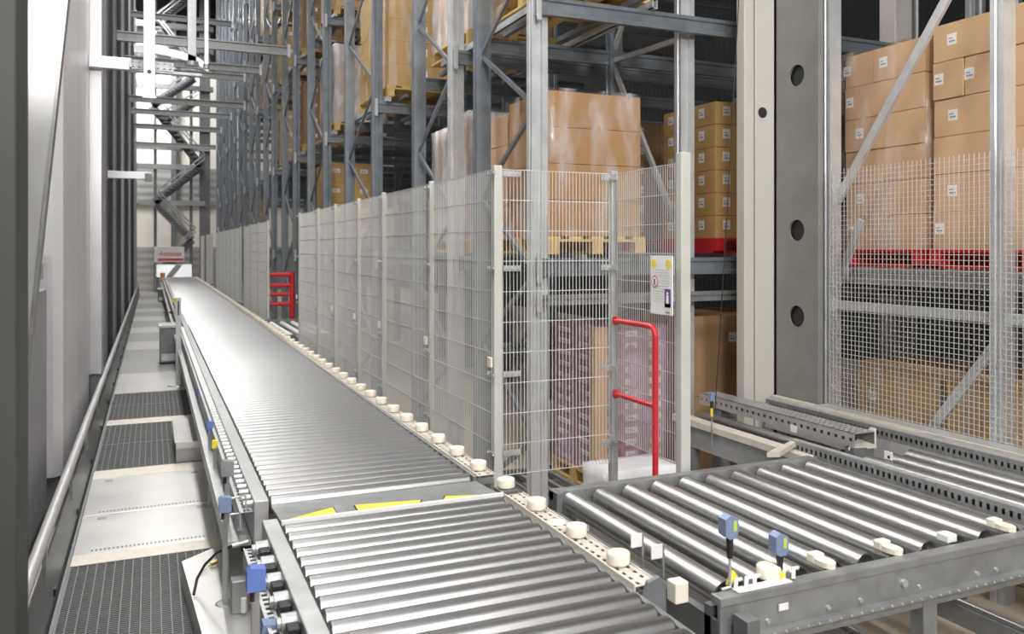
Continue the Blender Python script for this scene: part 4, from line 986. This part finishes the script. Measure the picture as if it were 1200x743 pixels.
for a, b in zip(P,P[1:]): mb.prism([a,b,(b[0],b[1],b[2]-.09),(a[0],a[1],a[2]-.09)],(0,.02,0))
mb.build('band','alu',t)
# further left columns
cl = [(11.2,12.6,'unlit_col','dark'),(13.2,13.7,'mid_col','purple-grey'),(14.6,15.6,'unlit_col','dark'),(17.0,17.4,'mid_col','purple-grey'),(18.5,20,'unlit_col','dark'),(22,22.6,'panel_grey','grey'),(24.5,26.5,'unlit_col','dark'),(29,30,'panel_grey','grey'),(33,35,'unlit_col','dark'),(37.5,38.2,'panel_grey','grey'),(41,42,'panel_grey','grey')]
for i, (a, b, m, c) in enumerate(cl):
    t = thing('machine_column',(-.8,(a+b)/2,0),'%s machine column on the walkway side, %s beyond the pale arm column' % (c,ORD[i]),'column')
    MB().box((-1.1,a,3.5 if i == 0 else 0),(-.60-.004*i,b,13),.01).build('column_body',m,t)
    if i == 0: MB().box((-1.1,a,0),(-.61,b,3.5),.01).build('lower_body','panel_grey',t); MB().box((-.62-.004*i,a-.02,.3),(-.59-.004*i,b+.02,.5)).build('base_band','galv_dark',t)
t = thing('shade_panel',(-1.4,25,0),'dark ribbed sheet standing in for shade behind the machine columns on the walkway side','panel')
MB().box((-1.5,10.6,0),(-1.4,44,12)).build('panel_sheet','shade_wall',t); MB().box((-1.4,10.6,4.0),(-1.36,44,4.2)).build('panel_rail','galv_dark',t)  # sheet added so the gaps between the columns stay dark
# ties across the aisle
ties = [(15.5,5.85,'nearest'),(19.8,6.35,'second'),(23.4,6.85,'third'),(23.4,6.10,'lower third'),(27.5,6.4,'fourth'),(31.6,6.5,'fifth'),(34,6.15,'sixth'),(13.5,8.0,'upper near'),(20,8.6,'upper middle'),(27,9.2,'upper far'),(33,9.9,'upper farthest')]
for y, z, w in ties:
    y *= K; z = kz(z)
    t = thing('aisle_tie',(.9,y,z),'grey tie beam across the aisle overhead, the %s one' % w,'tie beam')
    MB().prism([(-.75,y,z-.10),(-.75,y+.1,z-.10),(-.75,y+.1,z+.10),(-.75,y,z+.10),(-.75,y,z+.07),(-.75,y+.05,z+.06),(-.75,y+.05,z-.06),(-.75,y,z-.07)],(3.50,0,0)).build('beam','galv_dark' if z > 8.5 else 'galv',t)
    MB().box((2.68,y-.01,z-.14),(2.74,y+.11,z+.14)).build('end_plate','rack_lit',t)

# ------------------------------------------------------------------ stairs before the back wall
st = thing('stair_tower',(1,44,0),'steel zigzag stair tower in front of the cream back wall','stairs')
YS = 43.5
def sb(p, q, w, m='galv_dark', nm='stringer', dy=0, up=0):
    a = ony(p[0],p[1]-up,YS+dy); b = ony(q[0],q[1]-up,YS+dy); MB().bar(a,b,.10,w,up=(0,0,1)).build(nm,m,st)
flights = [((178,124),(236,195)),((236,195),(181,237)),((181,237),(225,281)),((191,143),(228,120)),((228,92),(180,30)),((178,124),(228,92)),((180,30),(226,-5)),((225,281),(185,320))]
for i, (p, q) in enumerate(flights):
    sb(p,q,.38,'galv_dark' if i not in (2,3) else 'galv'); sb((p[0]+4,p[1]),(q[0]+4,q[1]),.07,'galv','handrail',-.5,14); sb((p[0]+4,p[1]),(q[0]+4,q[1]),.05,'galv','handrail',-.5,9)
    a = ony(*p,YS); b = ony(*q,YS); mb = MB()
    for k in range(1,14):
        c = Vector(a).lerp(Vector(b),k/14); mb.box((c.x-.13,YS-.5,c.z-.02),(c.x+.13,YS,c.z+.02))
    each(mb,'tread','galv_dark',st)
for y_, x0, x1 in ((147,156,256),(171,156,246),(194,158,238),(237,163,240),(52,150,250),(98,150,250),(25,146,250)):
    a = ony(x0,y_,YS+.3); b = ony(x1,y_,YS+.3); MB().box((a[0],YS+.2,a[2]-.12),(b[0],YS+.5,a[2]+.12)).build('landing_beam','galv' if y_ > 120 else 'galv_dark',st)
for x_ in (182,224,240):
    a = ony(x_,300,YS+.5); w = .5 if x_ == 240 else .14; MB().box((a[0]-w/2,YS+.45,0),(a[0]+w/2,YS+.6,16)).build('post','galv_dark',st)
# sign at the conveyor end
SY = 40.6
a = ony(180.5,289,SY); b = ony(216,307,SY)
sg = thing('banner_sign',((a[0]+b[0])/2,SY,0),'white hanging sign with red lettering and red bar at the conveyor end','sign')
MB().box((a[0],SY,b[2]),(b[0],SY+.04,a[2]),.005).build('sign_board','paper',sg)
W = b[0]-a[0]; H = a[2]-b[2]
MB().box((a[0]+W*.12,SY-.01,b[2]+H*.08),(a[0]+W*.99,SY,b[2]+H*.24)).build('red_bar','sign_red',sg)
each(MB().bar((a[0]+.06,SY+.02,0),(a[0]+.06,SY+.02,b[2]),.05).bar((b[0]-.06,SY+.02,0),(b[0]-.06,SY+.02,b[2]),.05),'sign_post','galv',sg)
cu = bpy.data.curves.new('lettering','FONT'); cu.body = 'Amazonas'; cu.size = H*.42; cu.shear = .4; cu.extrude = .005
lt = bpy.data.objects.new('lettering',cu); COL.objects.link(lt); cu.materials.append(MATS['sign_red'])
dg = bpy.context.evaluated_depsgraph_get(); me = bpy.data.meshes.new_from_object(lt.evaluated_get(dg)); bpy.data.objects.remove(lt)
lt = bpy.data.objects.new('lettering',me); COL.objects.link(lt); lt.parent = sg; lt.rotation_euler = (math.pi/2,0,0)
lt.location = Vector((a[0]+W*.14,SY-.012,b[2]+H*.42))-Vector(sg.location)
wd = max(v.co.x for v in me.vertices)
for v in me.vertices: v.co.x *= W*.78/wd
t = thing('end_chute',(.9,40.3,0),'grey chute with dark stripe below the sign at the conveyor end','chute')
MB().prism([(a[0]+.1,39.9,.95),(b[0]+.3,39.9,.95),(b[0]+.3,40.4,1.5),(a[0]+.1,40.4,1.5)],(0,.05,0)).build('chute_plate','galv',t)
MB().prism([(a[0]+.5,39.88,.97),(a[0]+.75,39.88,.97),(a[0]+1.15,40.35,1.48),(a[0]+.9,40.35,1.48)],(0,.012,.012)).build('dark_stripe','black',t)
MB().box((a[0]+.25,39.7,.95),(a[0]+.45,39.86,1.15),.01).build('orange_motor','orange',t)
each(MB().box((a[0]+.1,39.95,0),(a[0]+.2,40.4,.95)).box((b[0]+.2,39.95,0),(b[0]+.3,40.4,.95)),'support_leg','galv_dark',t)

# ------------------------------------------------------------------ lamps
def lamp(x, y, z, power, sx, sy, col=(1,.985,.96), vis=True, rot=(0,0,0)):
    l = bpy.data.lights.new('lamp_light','AREA'); l.shape = 'RECTANGLE'; l.size = sx; l.size_y = sy; l.energy = power; l.color = col
    o = bpy.data.objects.new('lamp_light',l); COL.objects.link(o); o.location = (x,y,z); o.rotation_euler = rot; return o
def fixture(x, y, z, label, sx, sy, power, rot=0):
    t = thing('ceiling_lamp',(x,y,z),label,'lamp')
    MB().box((x-sx/2-.03,y-sy/2-.03,z+.02),(x+sx/2+.03,y+sy/2+.03,z+.10),.01).build('lamp_housing','white',t)
    MB().box((x-sx/2,y-sy/2,z+.005),(x+sx/2,y+sy/2,z+.02)).build('diffuser','lamp',t)
    MB().bar((x,y,z+.10),(x,y,17),.02).build('suspension_rod','galv',t)
    l = lamp(x,y,z,power,sx,sy); l.parent = None
k = 0
for (x, y, p) in ((.4,-2.2,170),(.7,2.2,110),(2.8,-1.6,170),(.3,7.0,120),(.6,10.4,130),(.4,15,330),(.6,20,300),(.5,26,280),(.6,32,260),(.5,38.5,260)):
    fixture(x,y,8.6 if y < 12 else 14.6,'long bright ceiling lamp over the conveyor aisle, %s along' % ORD[k],.8,2.4 if y < 12 else 3.5,p); k += 1
fixture(-1.5,43.2,13.5,'ceiling lamp above the stair tower by the end wall',1.0,2.4,3000)
def fill(x, z, label, power, sx=1.6, sy=1.0, tilt=80, yaw=0):  # wall lamps added out of view to brighten faces towards the camera
    t = thing('fill_lamp',(x,-3.8,z),label,'lamp')
    MB().box((x-sx/2-.04,-3.98,z-sy/2-.04),(x+sx/2+.04,-3.84,z+sy/2+.04),.01).build('lamp_housing','white',t)
    MB().box((x-sx/2,-3.84,z-sy/2),(x+sx/2,-3.825,z+sy/2)).build('diffuser','lamp',t)
    lamp(x,-3.80,z,power,sx,sy,rot=(math.radians(tilt),0,math.radians(yaw)))
fill(-.4,5.2,'added wide flood lamp on the wall behind the camera, walkway side',310,yaw=-8)
fill(2.6,5.6,'added wide flood lamp on the wall behind the camera, table side',290,yaw=-14)
w = bpy.data.worlds.new('World'); SC.world = w; w.use_nodes = True
w.node_tree.nodes['Background'].inputs['Color'].default_value = (.8,.85,.95,1); w.node_tree.nodes['Background'].inputs['Strength'].default_value = .3

GR = {'rack_upright':'upright rack frames','rack_beam':'horizontal rack beams','pallet':'pallets under the carton loads','pallet_support':'bearer bars under the pallets','pallet_rail':'pallet rails along the racks','wire_fence':'wire mesh fence sections','floor_grating':'floor gratings of the walkway','cover_plate':'steel plates of the walkway','cover_strip':'pale strips of the walkway','machine_column':'machine columns left of the walkway','aisle_tie':'tie beams across the aisle','photo_eye':'photo eye sensors','ceiling_lamp':'ceiling lamps over the aisle','fill_lamp':'flood lamps behind the camera','stretch_film':'film around the pallet loads','floor_track':'low tracks under the table','control_box':'control boxes on the walkway','side_conveyor':'side conveyors in the fence gaps','hanging_bar':'bars hanging above the walkway','support_arm':'white arms over the walkway','reflector_flag':'reflector flags at the table','number_tag':'tags on the cable tray','rack_post':'dark posts behind the right racks'}
for o in list(COL.objects):
    b_ = o.name.split('.')[0]
    if o.parent is None and 'category' in o.keys() and b_ in GR and 'group' not in o.keys(): o['group'] = GR[b_]
# ------------------------------------------------------------------ camera
cam = bpy.data.cameras.new('camera'); co = bpy.data.objects.new('camera',cam); COL.objects.link(co)
co.location = (0,0,CZ); co.rotation_euler = (math.pi/2,0,-TH); cam.sensor_width = 36; cam.lens = F/1200*36
cam.shift_y = -(371.5-HY)/1200; cam.clip_start = .05; cam.clip_end = 200
cam.dof.use_dof = True; cam.dof.focus_distance = 4.8; cam.dof.aperture_fstop = 3.2
SC.camera = co
vs = SC.view_settings; vs.view_transform = 'Standard'; vs.look = 'None'; vs.exposure = 0.12; vs.gamma = 1; vs.use_curve_mapping = False
